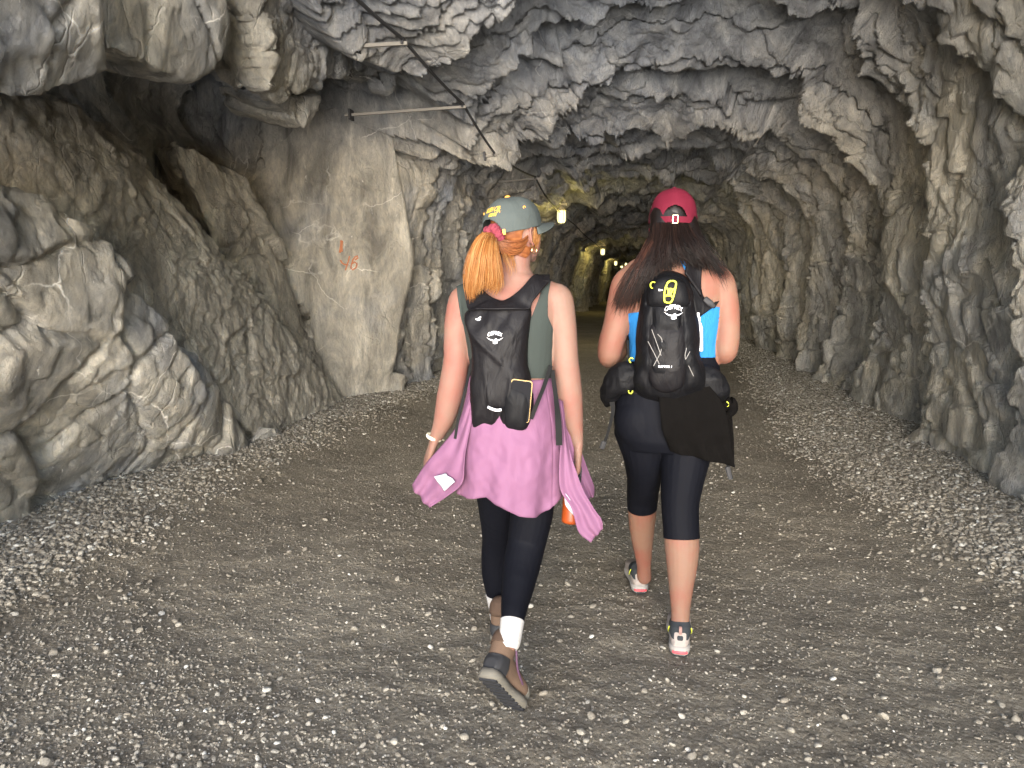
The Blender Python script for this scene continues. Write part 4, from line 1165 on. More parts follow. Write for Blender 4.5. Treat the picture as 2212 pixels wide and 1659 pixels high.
# strap across the opening: hangs off both sides of the arch
ribbon('strap', [cap_point(TA, ca, cb_, ch, t, 0.03, 0.003) for t in np.linspace(math.pi-0.72, math.pi+0.72, 7)], 0.017, M_ORANGE, capA, 0.002, face=-np.array(cf), world=True)
bv = bvh_of([capA])
bkd = -np.array(axc[1]); sideR = axc[0]
V, F = text2d('RUSH CREEK', 0.0195, 0.0004); V2, F2 = text2d('LODGE', 0.0135, 0.0003)
place = lambda x, y: tuple(TA(x*0.64 + 0.020, -0.16, 0.068 + y + 0.004 - 8*x*x*0.15))
decal('lettering', [(V, F), ([(x, y-0.0145) for x, y in V2], F2)], place, bv, M_YELLOW, capA, 0.0016, tuple(axc[1]))
# scrunchie, ponytail, hair
b = Blob(); sc = atY(1066, 508, 2.29); pd = atY(1040, 524, 2.235)-sc; pd /= np.linalg.norm(pd); e1 = np.cross(pd, (0, 0, 1)); e1 /= np.linalg.norm(e1); e2 = np.cross(pd, e1)
for k in range(16):
    a0 = 2*math.pi*k/16; rr0 = np.random.RandomState(k); r0 = 0.021*(1+0.12*rr0.randn())
    b.ell(sc + (e1*math.cos(a0)+e2*math.sin(a0))*r0 + pd*0.003*rr0.randn(), (e1*math.cos(a0)+e2*math.sin(a0), pd, -e1*math.sin(a0)+e2*math.cos(a0)), (0.016, 0.019, 0.010), 12)
link('scrunchie', remeshed(b.mesh(), 0.0025, 1), M_SCRUN, A)
PT = atY(1060, 512, 2.275)
guides = [(1, [(1062, 506, 2.285), (1040, 510, 2.24), (1020, 545, 2.215), (1011, 590, 2.215), (1013, 625, 2.22), (1018, 642, 2.225)]),
          (1, [(1064, 507, 2.285), (1045, 514, 2.225), (1030, 548, 2.195), (1022, 590, 2.195), (1020, 620, 2.20), (1023, 646, 2.21)]),
          (1, [(1066, 509, 2.285), (1052, 518, 2.215), (1042, 552, 2.18), (1037, 590, 2.185), (1034, 612, 2.19), (1030, 628, 2.20)]),
          (1.2, [(1068, 511, 2.285), (1059, 523, 2.215), (1055, 555, 2.185), (1055, 590, 2.19), (1052, 610, 2.20), (1046, 622, 2.205)]),
          (1, [(1070, 513, 2.29), (1065, 528, 2.22), (1067, 560, 2.20), (1070, 592, 2.205), (1069, 610, 2.21), (1064, 621, 2.215)]),
          (0.7, [(1072, 515, 2.295), (1070, 532, 2.235), (1076, 565, 2.225), (1080, 590, 2.225), (1079, 612, 2.225), (1070, 630, 2.225)])]
PTo = strands('ponytail', guides, 2000, 0.00095, M_HAIR_A, A, 5, 0.0055, 16, 0.004, 0.6, 0.55)
b = Blob(); b.limb([atY(1066, 510, 2.29), atY(1050, 520, 2.238), atY(1040, 552, 2.215), atY(1040, 585, 2.215), atY(1038, 612, 2.215)], [0.013, 0.026, 0.036, 0.034, 0.018], [0.012, 0.018, 0.018, 0.016, 0.010], lat=_R)
me = remeshed(b.mesh(), 0.004, 2); set_attr(me, 'tone', np.clip(0.35+0.4*noise3(get_v(me)/np.array([0.006, 0.006, 0.15]), 5), 0, 1)); link('hair_core', me, M_HAIR_A, PTo)
def hairf(V):
    L = np.stack([(V-HAc)@axA[0], (V-HAc)@axA[1], (V-HAc)@axA[2]], 1)
    f = np.minimum(0.012 - L[:, 1] + 0.55*(L[:, 2]+0.04), L[:, 2] + 0.088 - 0.45*np.abs(L[:, 1]+0.03) )
    f = np.maximum(f, np.minimum(L[:, 2]-0.035, 0.15-L[:, 2]))
    ear_d = np.minimum(np.linalg.norm(V-(HAc + axA[0]*0.075-axA[2]*0.02), axis=1), np.linalg.norm(V-(HAc - axA[0]*0.075-axA[2]*0.02), axis=1)) - 0.036
    return np.minimum(np.minimum(f, ear_d), 0.155-np.linalg.norm(V-HAc, axis=1))
hs = shell('hair', baseA, hairf, 0.003, 0.002, M_HAIR_AD, A); 
set_attr(hs.data, 'tone', np.clip(0.4+0.5*noise3(get_v(hs.data)/np.array([0.02, 0.02, 0.006]), 8), 0, 1))
# swept strands from the hairline up to the tie, and the lock in front of the ear
nape = [(1, [(1142, 507, 2.335), (1125, 520, 2.305), (1100, 522, 2.283), (1076, 516, 2.282)]), (1, [(1138, 522, 2.33), (1118, 536, 2.300), (1095, 532, 2.282), (1074, 519, 2.278)]),
        (1, [(1126, 543, 2.315), (1108, 549, 2.296), (1088, 540, 2.280), (1071, 522, 2.272)]), (1, [(1108, 553, 2.305), (1096, 552, 2.292), (1082, 543, 2.278), (1069, 524, 2.268)])]
strands('hair', nape, 520, 0.0011, M_HAIR_AD, A, 11, 0.0022, 10, 0.0015, 0.3, 0.1)
lock = [(1, [(1152, 488, 2.36), (1154, 503, 2.36), (1153, 520, 2.36), (1149, 538, 2.365)]), (1, [(1161, 487, 2.40), (1163, 505, 2.40), (1161, 525, 2.40), (1156, 545, 2.40)])]
strands('hair', lock, 260, 0.0010, M_HAIR_A, A, 12, 0.003, 10, 0.003, 0.4, 0.5)
stray = [(1, [(1082, 545, 2.275), (1090, 565, 2.262), (1098, 580, 2.262), (1103, 598, 2.268)]), (1, [(1112, 552, 2.30), (1116, 566, 2.292), (1112, 580, 2.286), (1108, 596, 2.276)])]
strands('hair', stray, 26, 0.0006, M_HAIR_A, A, 14, 0.005, 10, 0.006, 0.4, 0.5)

# backpack of the first walker
PA = empty('backpack', tuple(atY(1083, 930, 2.20))); tag(PA, 'slim black daypack with reflective strip on the woman in the grey green cap', 'backpack')
def foldsA(P):
    x, y = P[:, 0], P[:, 1]
    f = 0.006*np.exp(-(((y-735)-(x-1030)*0.9)/9)**2)*(x < 1085)*(y > 700) - 0.008*np.exp(-((x-1078-(y-900)*0.05)/5)**2)*(y > 880)
    f += 0.004*np.sin((x-1080)/5.0)*np.clip((y-885)/40, 0, 1)*np.exp(-((x-1075)/35)**2)
    f += 0.007*np.exp(-((x-(1052+(y-830)*0.16))/5)**2)*np.clip((y-790)/40, 0, 1) + 0.007*np.exp(-((x-(1103-(y-830)*0.13))/5)**2)*np.clip((y-790)/40, 0, 1)
    f += 0.006*np.sin((y*0.6+x*0.9)/8)*np.exp(-((y-690)/28)**2)*(x < 1100)
    return f
packA = pillow('main_body', [(1013, 668), (1003, 684), (1011, 715), (1018, 745), (1021, 785), (1016, 829), (1019, 876), (1023, 925), (1047, 931), (1085, 933), (1128, 934), (1138, 929), (1147, 895), (1149, 850), (1146, 812), (1140, 785), (1141, 740), (1145, 700), (1146, 665), (1113, 646), (1084, 652), (1055, 645), (1033, 655)],
     2.236, 0.062, M_BLACKP, PA, wr=0.004, folds=foldsA, sag=[1.0, 1.1, 1.0, 1.0, 0.7])
pockA = pillow('side_pocket', [(1094, 808), (1106, 814), (1122, 826), (1147, 843), (1152, 868), (1148, 897), (1138, 927), (1115, 931), (1094, 925), (1086, 890), (1088, 845)], 2.205, 0.040, M_BLACKN, PA, rings=14, n=80, wr=0.003, seed=3)
cloth('yoke', [(1000, 606, 2.30), (1003, 625, 2.262), (1011, 668, 2.226), (1030, 668, 2.196), (1070, 668, 2.185), (1110, 668, 2.188), (1143, 668, 2.215), (1150, 652, 2.228), (1172, 624, 2.255), (1189, 606, 2.30)],
      [(1022, 606, 2.29), (1042, 626, 2.252), (1058, 640, 2.236), (1068, 646, 2.228), (1084, 651, 2.226), (1098, 646, 2.228), (1112, 636, 2.232), (1128, 622, 2.242), (1150, 597, 2.282), (1160, 593, 2.31)], M_BLACKP, PA, n=16, m=60, fold=0.003, nf=1.0, seed=6, grow=False, solid=0.006)
# shoulder straps over the shoulders and down the front
for sgn, p0, p1 in ((-1, 1011, 1004), (1, 1174, 1196)):
    ribbon('shoulder_strap', [atY(p0, 603, 2.29), atY(p0+2*sgn, 597, 2.335), atY(p0+3*sgn, 603, 2.40), atY(p0+2*sgn, 640, 2.462), atY(p0, 720, 2.478), atY(p1+sgn*4, 800, 2.43), atY(p1, 822, 2.36)], 0.050, M_BLACKP, PA, 0.009, face=(0.02, -0.6, 0.8), world=True) if False else None
def over_strap(xc, root, w=0.05, xb=None):
    P = [atY(xc, 608, 2.285), atY(xc, 598, 2.318), atY(xc, 596, 2.36), atY(xc, 608, 2.405), atY(xc, 640, 2.445), atY(xc, 700, 2.462), atY(xb, 780, 2.45), atY(xb, 830, 2.40)]
    P = catmull(P, 50); V = []
    for k in range(50):
        T_ = P[min(k+1, 49)]-P[max(k-1, 0)]; T_ /= np.linalg.norm(T_); Wd = np.array([1.0, 0, 0]); Nn = np.cross(Wd, T_); Nn /= np.linalg.norm(Nn)
        for a_, b_ in ((-.5, -.5), (.5, -.5), (.5, .5), (-.5, .5)): V.append(P[k] + Wd*w*a_ + Nn*0.008*b_)
    F = [(k*4+j, k*4+(j+1) % 4, k*4+4+(j+1) % 4, k*4+4+j) for k in range(49) for j in range(4)] + [(3, 2, 1, 0), (196, 197, 198, 199)]
    return part_mesh('shoulder_strap', V, F, M_BLACKP, root, smooth=False)
over_strap(1012, PA, 0.036, 1018); over_strap(1173, PA, 0.044, 1190)
ribbon('webbing', [(1190, 790, 2.27), (1176, 832, 2.235), (1160, 872, 2.205), (1147, 905, 2.19)], 0.013, M_WEB, PA)
ribbon('webbing', [(1193, 800, 2.27), (1201, 860, 2.235), (1206, 910, 2.195), (1208, 962, 2.185)], 0.018, M_WEB, PA, taper=[.014, .014, .020, .020])
ribbon('webbing', [(1019, 775, 2.26), (1012, 812, 2.235), (1003, 850, 2.205), (990, 905, 2.19), (983, 948, 2.18)], 0.009, M_WEB, PA)
ribbon('webbing', [(1022, 770, 2.25), (1020, 800, 2.225), (1019, 870, 2.215)], 0.008, M_WEB, PA)
rf = ribbon('reflective_strip', [(1054, 879, 2.155), (1062, 883, 2.150), (1072, 886, 2.149), (1083, 885, 2.151)], 0.0075, M_PRINT, PA, 0.0015)
bvp = bvh_of([packA, pockA])
c0 = atY(1069, 728, 2.0)
place = lambda x, y: (c0[0]+x, c0[1], c0[2]+y)
dirA = (atY(1069, 728, 2.2)-c0)
decal('emblem', arc_word('OSPREY', 0.047, 0.007, 0.02) + bird_logo(0, -0.0015, 0.052), place, bvp, M_PRINT, PA, 0.0012, tuple(dirA))
c1 = atY(1033, 689, 2.0); place1 = lambda x, y: (c1[0]+x, c1[1], c1[2]+y)
decal('badge', strokes2d([[(-.008, .0), (0, -.004), (.008, -.001)], [(-.004, -.003), (.004, .004)], [(.003, .003), (.009, .007)]], 0.0035), place1, bvp, M_PRINT, PA, 0.0012, tuple(atY(1033, 689, 2.2)-c1))
# phone standing in the side pocket
ph = empty('phone', tuple(atY(1131, 850, 2.178))); tag(ph, 'black phone with a gold rim sticking out of the side pocket of the slim daypack', 'phone')
pf, axp = frame(atY(1125, 858, 2.178), (0, 1, 0.10), (0.10, -0.10, 1))
def rrect(w, h, r, n=6):
    P = []
    for cx, cy, a0 in ((w/2-r, h/2-r, 0), (-w/2+r, h/2-r, 90), (-w/2+r, -h/2+r, 180), (w/2-r, -h/2+r, 270)):
        for k in range(n+1): a = math.radians(a0+90*k/n); P.append((cx+r*math.cos(a), cy+r*math.sin(a)))
    return P
def slab2(pts, y0, y1, T):
    n = len(pts); V = [T(x, y0, z) for x, z in pts]+[T(x, y1, z) for x, z in pts]
    return V, [tuple(range(n))[::-1], tuple(range(n, 2*n))]+[(i, (i+1) % n, n+(i+1) % n, n+i) for i in range(n)]
V, F = slab2(rrect(0.068, 0.138, 0.010), -0.0035, 0.0035, lambda x, y, z: pf(x, y, z-0.012)); part_mesh('rim', V, F, M_GOLD, ph, smooth=False)
V, F = slab2(rrect(0.063, 0.133, 0.008), -0.0042, 0.0030, lambda x, y, z: pf(x, y, z-0.012)); part_mesh('screen', V, F, plain('phone_glass', (0.01, 0.01, 0.012), 0.12), ph, smooth=False)
# orange bottle in her right hand
bo = empty('water_bottle', tuple(atY(1236, 1133, 2.31))); tag(bo, 'orange water bottle hanging from a hand beside the pink shirt tail', 'bottle')
bt, bb = atY(1240, 1040, 2.33), atY(1233, 1130, 2.31); dz = bt-bb; Lb = np.linalg.norm(dz); dz /= Lb; ex = np.cross((0, 1, 0), dz); ex /= np.linalg.norm(ex); ey = np.cross(dz, ex)
def lathe(prof, o, n=32):
    b = Blob(); b.loft([o+dz*z for r, z in prof], [ex]*len(prof), [ey]*len(prof), [r for r, z in prof], [r for r, z in prof], n); return b.mesh()
me = lathe([(0.026, 0), (0.031, 0.004), (0.0325, 0.012), (0.0325, Lb*0.80), (0.029, Lb*.9), (0.022, Lb*.97)], bb); me.polygons.foreach_set('use_smooth', np.ones(len(me.polygons), bool))
link('flask', me, plain('orange_enamel', (0.25, 0.045, 0.008), 0.35), bo)
me = lathe([(0.022, Lb*.972), (0.0235, Lb*.98), (0.0235, Lb*1.14), (0.019, Lb*1.17)], bb); link('lid', me, M_RUBD, bo)
b = Blob(); b.limb([bb+dz*Lb*1.1+ex*.02, bb+dz*Lb*1.35+ex*.018, bb+dz*Lb*1.45, bb+dz*Lb*1.35-ex*.018, bb+dz*Lb*1.1-ex*.02], [0.004]*5, n=8); link('loop', b.mesh(), M_RUBD, bo)
# ================================================================== walker with the red cap
Bp = empty('person', tuple(gnd(1440, 1340)))
tag(Bp, 'woman in red cap with long dark hair, blue top and cropped black leggings', 'person')
b = Blob()
trunkB = rows_trunk(b, [(1453, 545, 2.77, 42, .060), (1453, 562, 2.768, 88, .068), (1453, 582, 2.765, 108, .080), (1454, 610, 2.76, 114, .095), (1455, 650, 2.76, 108, .108), (1457, 700, 2.76, 99, .108),
    (1456, 740, 2.76, 93, .103), (1454, 775, 2.758, 94, .103), (1448, 815, 2.752, 104, .115), (1444, 860, 2.745, 113, .128), (1442, 900, 2.74, 114, .133), (1441, 940, 2.74, 106, .130), (1440, 965, 2.745, 92, .11)])
for px in (1385, 1480): b.ell(atY(px, 908, 2.70), ((1, 0, 0), (0, 1, 0), (0, 0, 1)), (0.100, 0.088, 0.11), 48)
rows_limb(b, [(1452, 470, 2.80, 30, .052), (1452, 500, 2.79, 30, .052), (1453, 530, 2.78, 34, .055), (1453, 552, 2.77, 48, .062)])
armBL, _ = rows_limb(b, [(1365, 592, 2.76, 24), (1350, 615, 2.755, 30), (1341, 655, 2.75, 29.5), (1332, 701, 2.74, 29), (1320, 742, 2.735, 28), (1316, 768, 2.74, 25), (1322, 772, 2.79, 22), (1336, 756, 2.86, 21), (1352, 730, 2.93, 16), (1366, 712, 2.97, 12.5)])
armBR, _ = rows_limb(b, [(1541, 588, 2.76, 24), (1557, 612, 2.755, 30), (1567, 655, 2.75, 28), (1571, 701, 2.74, 26.5), (1570, 738, 2.735, 26.5), (1567, 760, 2.74, 24), (1558, 764, 2.79, 21.5), (1546, 748, 2.86, 20), (1534, 724, 2.93, 15.5), (1524, 706, 2.97, 12.5)])
for w_, d_, th_ in ((atY(1366, 712, 2.975), np.array([.55, .35, .75]), -1), (atY(1524, 706, 2.975), np.array([-.55, .35, .75]), 1)):
    hand(b, w_, d_, (np.sign(d_[0])*0.6, -.7, 0), 0.92, curl=(1.0, 1.05, 1.1, 1.15), thumb=th_, spread=0.06)
legBL, _ = rows_limb(b, [(1388, 930, 2.75, 60, .11), (1391, 985, 2.78, 43, .09), (1391, 1030, 2.84, 35, .074), (1388, 1070, 2.91, 32, .060), (1387, 1110, 2.955, 30.5, .056), (1387, 1150, 2.99, 26, .048), (1389, 1188, 3.02, 20, .037), (1391, 1222, 3.05, 15, .029), (1391, 1248, 3.075, 16, .030)])
legBR, _ = rows_limb(b, [(1488, 930, 2.74, 62, .115), (1480, 985, 2.72, 52, .10), (1473, 1040, 2.70, 43.5, .086), (1469, 1090, 2.68, 38.5, .070), (1471, 1140, 2.66, 37, .060), (1473, 1180, 2.645, 37.5, .060), (1473, 1222, 2.63, 33, .053), (1471, 1270, 2.615, 26, .042), (1470, 1315, 2.605, 20.5, .033), (1469, 1350, 2.60, 19, .031)])
HBc = atY(1453, 476, 2.80)
axB = head(b, HBc, (-0.05, 1, -0.08), (0, .08, 1), 0.91)
baseB = fuse(b, 0.0044, 5, 0.75)
link('body', baseB.copy(), M_SKIN_B, Bp)
eyes(HBc, axB, 0.91, Bp, M_EYE, M_IRIS)
nl = legBL[4]-legBL[6]; nl /= np.linalg.norm(nl); nr_ = legBR[4]-legBR[6]; nr_ /= np.linalg.norm(nr_)
cutL, cutR = atY(1388, 1096, 2.94), atY(1472, 1162, 2.65)
zwB = float(atY(1453, 762, 2.76)[2])
def fld(V):
    f = zwB - V[:, 2]
    low = V[:, 2] < 0.70
    dl = seg_dist(V, legBL[3:]); dr = seg_dist(V, legBR[3:])
    f = np.where(low & (dl < dr), np.minimum(f, (V-cutL)@nl), f); f = np.where(low & (dr <= dl), np.minimum(f, (V-cutR)@nr_), f)
    return np.minimum(f, np.minimum(seg_dist(V, armBL), seg_dist(V, armBR)) - 0.056)
shell('leggings', baseB, fld, 0.003, 0.002, M_BLACKL, Bp)
topP = [(1330, 682), (1363, 676), (1400, 672), (1460, 668), (1520, 660), (1560, 664), (1590, 664), (1590, 771), (1453, 774), (1320, 785)]
def fld(V):
    f = poly_sd(px_of(V), topP)*0.0018
    return np.minimum(f, np.minimum(seg_dist(V, armBL[2:]), seg_dist(V, armBR[2:])) - 0.053)
shell('blue_top', baseB, fld, 0.004, 0.002, M_BLUE, Bp)
ribbon('halter_strap', [(1444, 538, 2.705), (1447, 552, 2.69), (1450, 566, 2.675)], 0.010, M_BLUE, Bp, 0.003)
ribbon('halter_strap', [(1462, 540, 2.70), (1472, 560, 2.685), (1483, 582, 2.672)], 0.013, M_BLUE, Bp, 0.003)
def trail_shoe(o, fwd, up, root):
    me, T, ax = shoe_base(o, fwd, up, 0.082, 1.0); r, f, u = ax
    loc = lambda V: np.stack([(V-T(0, 0, 0))@r, (V-T(0, 0, 0))@f, (V-T(0, 0, 0))@u], 1)
    sh = link('shoe', me.copy(), M_SHOE, root)
    shell('collar', me, lambda V: (lambda L: np.minimum(L[:, 2] - 0.072 - 0.010*np.cos(L[:, 0]*130) + 0.10*np.abs(L[:, 1]-.02), 0.12-L[:, 1]))(loc(V)), 0.0022, 0.003, M_SHOED, sh)
    # raised heel panel with a dark window, pull loop, coral heel stripe
    bv = None
    hp = [(x*1.0, z) for x, z in rrect(0.044, 0.050, 0.010)]
    tr = bvh_of([sh])
    def wrap(pts, lift, th, mat, nm, zc, rings=4):
        decal(nm, [([(p[0]*k, p[1]*k) for k in np.linspace(1, 0.02, rings) for p in pts], [(a*len(pts)+i, a*len(pts)+(i+1) % len(pts), (a+1)*len(pts)+(i+1) % len(pts), (a+1)*len(pts)+i) for a in range(rings-1) for i in range(len(pts))])],
              lambda x, z: tuple(T(x, -0.12, zc+z)), tr, mat, sh, lift, tuple(f), th, 0.008)
    wrap(hp, 0.0035, 0.003, M_SHOE, 'heel_panel', 0.064)
    wrap(rrect(0.022, 0.017, 0.006), 0.0048, 0.001, M_SHOED, 'heel_window', 0.070)
    pl = Blob(); pl.limb([T(0, -0.006, 0.088), T(0, -0.008, 0.100), T(0, 0.002, 0.112), T(0, 0.010, 0.106)], [0.0055]*4, [0.0018]*4, lat=r, n=8); link('pull_loop', pl.mesh(), plain('mauve_loop', (0.24, 0.14, 0.12), 0.8), sh)
    so = sole('sole', T, ax, plain('grey_foam', (0.27, 0.25, 0.23), 0.8), sh, 1.0, 0.006, 0.036, 1.08)
    so2 = sole('outsole', T, ax, M_RUBD, sh, 1.0, 0.0, 0.009, 1.03)
    b2 = Blob(); P = [T(x, -0.0095 + 9*x*x + 0.0, 0.0165) for x in np.linspace(-0.024, 0.024, 9)]
    b2.limb(P, [0.0055]*9, [0.0045]*9, lat=u, n=10); link('heel_stripe', b2.mesh(), M_CORAL, sh)
    for q in (-1, 1):
        b2 = Blob(); b2.limb([T(q*0.0405, 0.035, 0.095), T(q*0.043, 0.05, 0.075), T(q*0.042, 0.075, 0.055)], [0.0022]*3, n=6); link('side_trim', b2.mesh(), M_LIME, sh)
    return sh
hR = gnd(1468, 1420); hL = gnd(1383, 1284)
trail_shoe(hR + np.array([0, 0.004, .004]), (0.03, 1, 0.0), (0, 0, 1), Bp)
trail_shoe(hL + np.array([0, 0.004, .004]), (-0.14, 1, 0.0), (0, 0, 1), Bp)

# red cap worn with the opening towards the viewer
O = atY(1453, 484, 2.80); cf, cu = np.array([-.03, 1, -0.02]), np.array([0.02, .02, 1.0])
ra_, rb_, rh = 0.100, 0.0885, 0.131
capB, TB, axb = cap_crown('cap', O, cf, cu, M_CAPR, Bp, ra_, rb_, rh, True, 0.56, 0.058, seed=4)
# the closed band under the arch
me_b = []
ths = np.linspace(math.pi-0.66, math.pi+0.66, 13)
ribbon('strap', [cap_point(TB, ra_, rb_, rh, t, 0.055, 0.002) for t in ths], 0.022, M_CAPR, capB, 0.0025, face=-np.array(cf), world=True)
b = Blob(); p0 = cap_point(TB, ra_, rb_, rh, math.pi-0.02, 0.055, 0.004)
for a0, a1 in (((-.0085, -.014), (-.0085, .014)), ((-.0085, .014), (.0085, .014)), ((.0085, .014), (.0085, -.014)), ((.0085, -.014), (-.0085, -.014))):
    q0 = p0 + axb[0]*a0[0] + axb[2]*a0[1]; q1 = p0 + axb[0]*a1[0] + axb[2]*a1[1]; b.limb([q0, (q0+q1)/2, q1], [0.0014]*3, n=6)
link('buckle', b.mesh(), M_GOLD, capB)
b = Blob(); b.ell(TB(0, 0, rh+.001), axb, (0.008, 0.008, 0.004), 12); link('button', b.mesh(), M_CAPR, capB)
brim_mesh(TB, ra_, rb_, 0.068, 0.018, M_CAPR, capB)
bv = bvh_of([capB])
o_ = TB(-0.074, -0.16, 0.030)
place = lambda x, y: tuple(o_ + axb[0]*x + axb[2]*y)
decal('lettering', strokes2d([[(-.004, -.006), (-.004, .009), (.005, .009), (.005, -.006), (-.004, -.006)]], 0.0032), place, bv, plain('lilac_thread', (.62, .52, .72), .6), capB, 0.0014, tuple(axb[1]))
b = Blob(); e_ = HBc - axB[0]*0.080 - axB[2]*0.048; b.limb([e_, e_ - axB[2]*0.012, e_ - axB[2]*0.022], [0.0028, 0.0022, 0.0018], n=8); link('earring', b.mesh(), M_GOLD, Bp)
def hairfB(V):
    L = np.stack([(V-HBc)@axB[0], (V-HBc)@axB[1], (V-HBc)@axB[2]], 1)
    f = np.maximum(0.018 - L[:, 1], L[:, 2]-0.03)
    return np.minimum(f, 0.145-np.linalg.norm(V-HBc, axis=1))
hb = shell('hair', baseB, hairfB, 0.004, 0.003, M_HAIR_B, Bp); set_attr(hb.data, 'tone', np.full(len(hb.data.vertices), 0.3))
g = [(1.0, [(1410, 482, 2.755), (1400, 520, 2.72), (1378, 562, 2.69), (1352, 598, 2.67), (1334, 632, 2.675), (1326, 655, 2.68)]),
     (1.4, [(1413, 484, 2.73), (1408, 525, 2.69), (1390, 565, 2.665), (1370, 600, 2.655), (1356, 635, 2.66), (1350, 660, 2.665)]),
     (1.4, [(1420, 484, 2.715), (1418, 525, 2.68), (1407, 560, 2.655), (1394, 595, 2.645), (1383, 628, 2.65), (1378, 650, 2.66)]),
     (1.2, [(1430, 484, 2.708), (1428, 520, 2.675), (1420, 552, 2.655), (1412, 580, 2.64), (1405, 602, 2.64), (1402, 618, 2.64)]),
     (1.0, [(1442, 484, 2.703), (1440, 515, 2.672), (1434, 540, 2.655), (1428, 562, 2.645), (1424, 580, 2.64), (1420, 592, 2.64)]),
     (0.9, [(1454, 484, 2.70), (1454, 512, 2.67), (1454, 532, 2.655), (1457, 548, 2.650), (1464, 560, 2.65), (1470, 568, 2.65)]),
     (0.8, [(1466, 484, 2.703), (1470, 512, 2.675), (1478, 532, 2.660), (1489, 548, 2.652), (1500, 560, 2.655), (1506, 570, 2.66)]),
     (0.6, [(1480, 484, 2.715), (1492, 512, 2.69), (1504, 532, 2.675), (1514, 550, 2.67), (1522, 566, 2.67), (1530, 584, 2.68)]),
     (0.12, [(1496, 484, 2.74), (1510, 515, 2.715), (1524, 538, 2.70), (1544, 560, 2.69), (1566, 588, 2.69), (1584, 618, 2.70)]),
     (0.45, [(1501, 482, 2.775), (1508, 505, 2.76), (1515, 530, 2.745), (1520, 552, 2.735), (1528, 572, 2.72), (1538, 590, 2.715)])]
strands('hair', g[:], 3600, 0.00115, M_HAIR_B, Bp, 21, 0.0065, 18, 0.009, 0.8, 0.65)
strands('hair', [(w, [(x, y, z-0.004) for x, y, z in q[1:]] + [(q[-1][0]-4, q[-1][1]+12, q[-1][2])]) for w, q in g[:3]], 260, 0.0010, M_HAIR_BT, Bp, 22, 0.009, 14, 0.008, 0.8, 0.5)
b = Blob()
b.limb([atY(1453, 470, 2.765), atY(1450, 500, 2.735), atY(1436, 530, 2.715), atY(1418, 560, 2.70), atY(1398, 590, 2.695)], [0.086, 0.078, 0.070, 0.056, 0.030], [0.055, 0.040, 0.030, 0.022, 0.014], lat=_R)
b.limb([atY(1480, 480, 2.765), atY(1495, 512, 2.74), atY(1510, 540, 2.72)], [0.045, 0.040, 0.020], [0.04, 0.03, 0.015], lat=_R)
me = remeshed(b.mesh(), 0.005, 3); set_attr(me, 'tone', np.clip(0.15+0.25*noise3(get_v(me)/np.array([0.008, 0.008, 0.2]), 5), 0, 1)); link('hair', me, M_HAIR_B, Bp)

# black jacket knotted at the waist, hanging down on her right
JK = cloth('tied_jacket', [(1422, 850, 2.585), (1426, 885, 2.565), (1430, 925, 2.568), (1438, 950, 2.585), (1448, 975, 2.61)],
   [(1528, 828, 2.61), (1560, 870, 2.60), (1575, 920, 2.60), (1582, 970, 2.61), (1587, 1008, 2.62)], M_FLEECE, Bp, n=40, m=40, fold=0.007, nf=2.3, seed=21, solid=0.004)
cloth('jacket_sleeve', [(1540, 800, 2.72), (1556, 860, 2.68), (1566, 930, 2.665), (1572, 1000, 2.66)], [(1552, 792, 2.74), (1572, 860, 2.70), (1582, 930, 2.69), (1586, 1005, 2.69)], M_FLEECE, JK, n=14, m=24, fold=0.005, nf=1, seed=22, solid=0.012)
b = Blob(); b.limb([atY(1562, 880, 2.665), atY(1578, 868, 2.67), atY(1583, 885, 2.675), atY(1570, 900, 2.67)], [0.018, 0.020, 0.018, 0.012], n=14); link('jacket_knot', b.mesh(), M_FLEECE, JK)

# bigger backpack
PB = empty('backpack', tuple(atY(1445, 870, 2.60))); tag(PB, 'black backpack with lime helmet clip on the woman in the red cap', 'backpack')
def foldsB(P):
    x, y = P[:, 0], P[:, 1]
    f = -0.012*np.exp(-((np.abs(x-1441)-34-(y-760)*0.03)/5)**2)*np.clip((y-650)/40, 0, 1)*(y < 850)
    f += -0.010*np.exp(-((y-(652+abs(1)*0.0) - 0.0022*(x-1443)**2)/4.5)**2)*(np.abs(x-1443) < 48)
    f += 0.008*np.exp(-((y-835)/12)**2 - ((x-1440)/40)**2)
    f += 0.005*np.sin((y+0.6*np.abs(x-1440))/9)*np.clip((y-690)/40, 0, 1)
    return f
packB = pillow('main_body', [(1406, 600), (1420, 590), (1440, 585), (1460, 587), (1482, 598), (1497, 628), (1500, 662), (1509, 690), (1513, 730), (1512, 765), (1524, 800), (1524, 838), (1498, 862), (1440, 874), (1388, 860), (1364, 835), (1366, 800), (1373, 765), (1373, 730), (1376, 700), (1383, 658), (1389, 630)],
     2.662, 0.125, M_BLACKN, PB, rings=28, n=170, wr=0.006, seed=31, folds=foldsB, sag=[0.85, 1.1, 1.05, 0.95, 0.75], q=2.9)
frontB = pillow('front_pocket', [(1404, 700), (1442, 690), (1478, 702), (1488, 750), (1486, 800), (1474, 838), (1440, 850), (1408, 838), (1396, 800), (1396, 750)], 2.572, 0.045, M_BLACKP, PB, rings=16, n=90, wr=0.004, seed=33)
topB = pillow('top_pocket', [(1410, 606), (1442, 594), (1476, 606), (1490, 636), (1486, 662), (1444, 672), (1402, 662), (1398, 634)], 2.585, 0.050, M_BLACKN, PB, rings=16, n=90, wr=0.003, seed=35)
bvB = bvh_of([packB, frontB, topB])
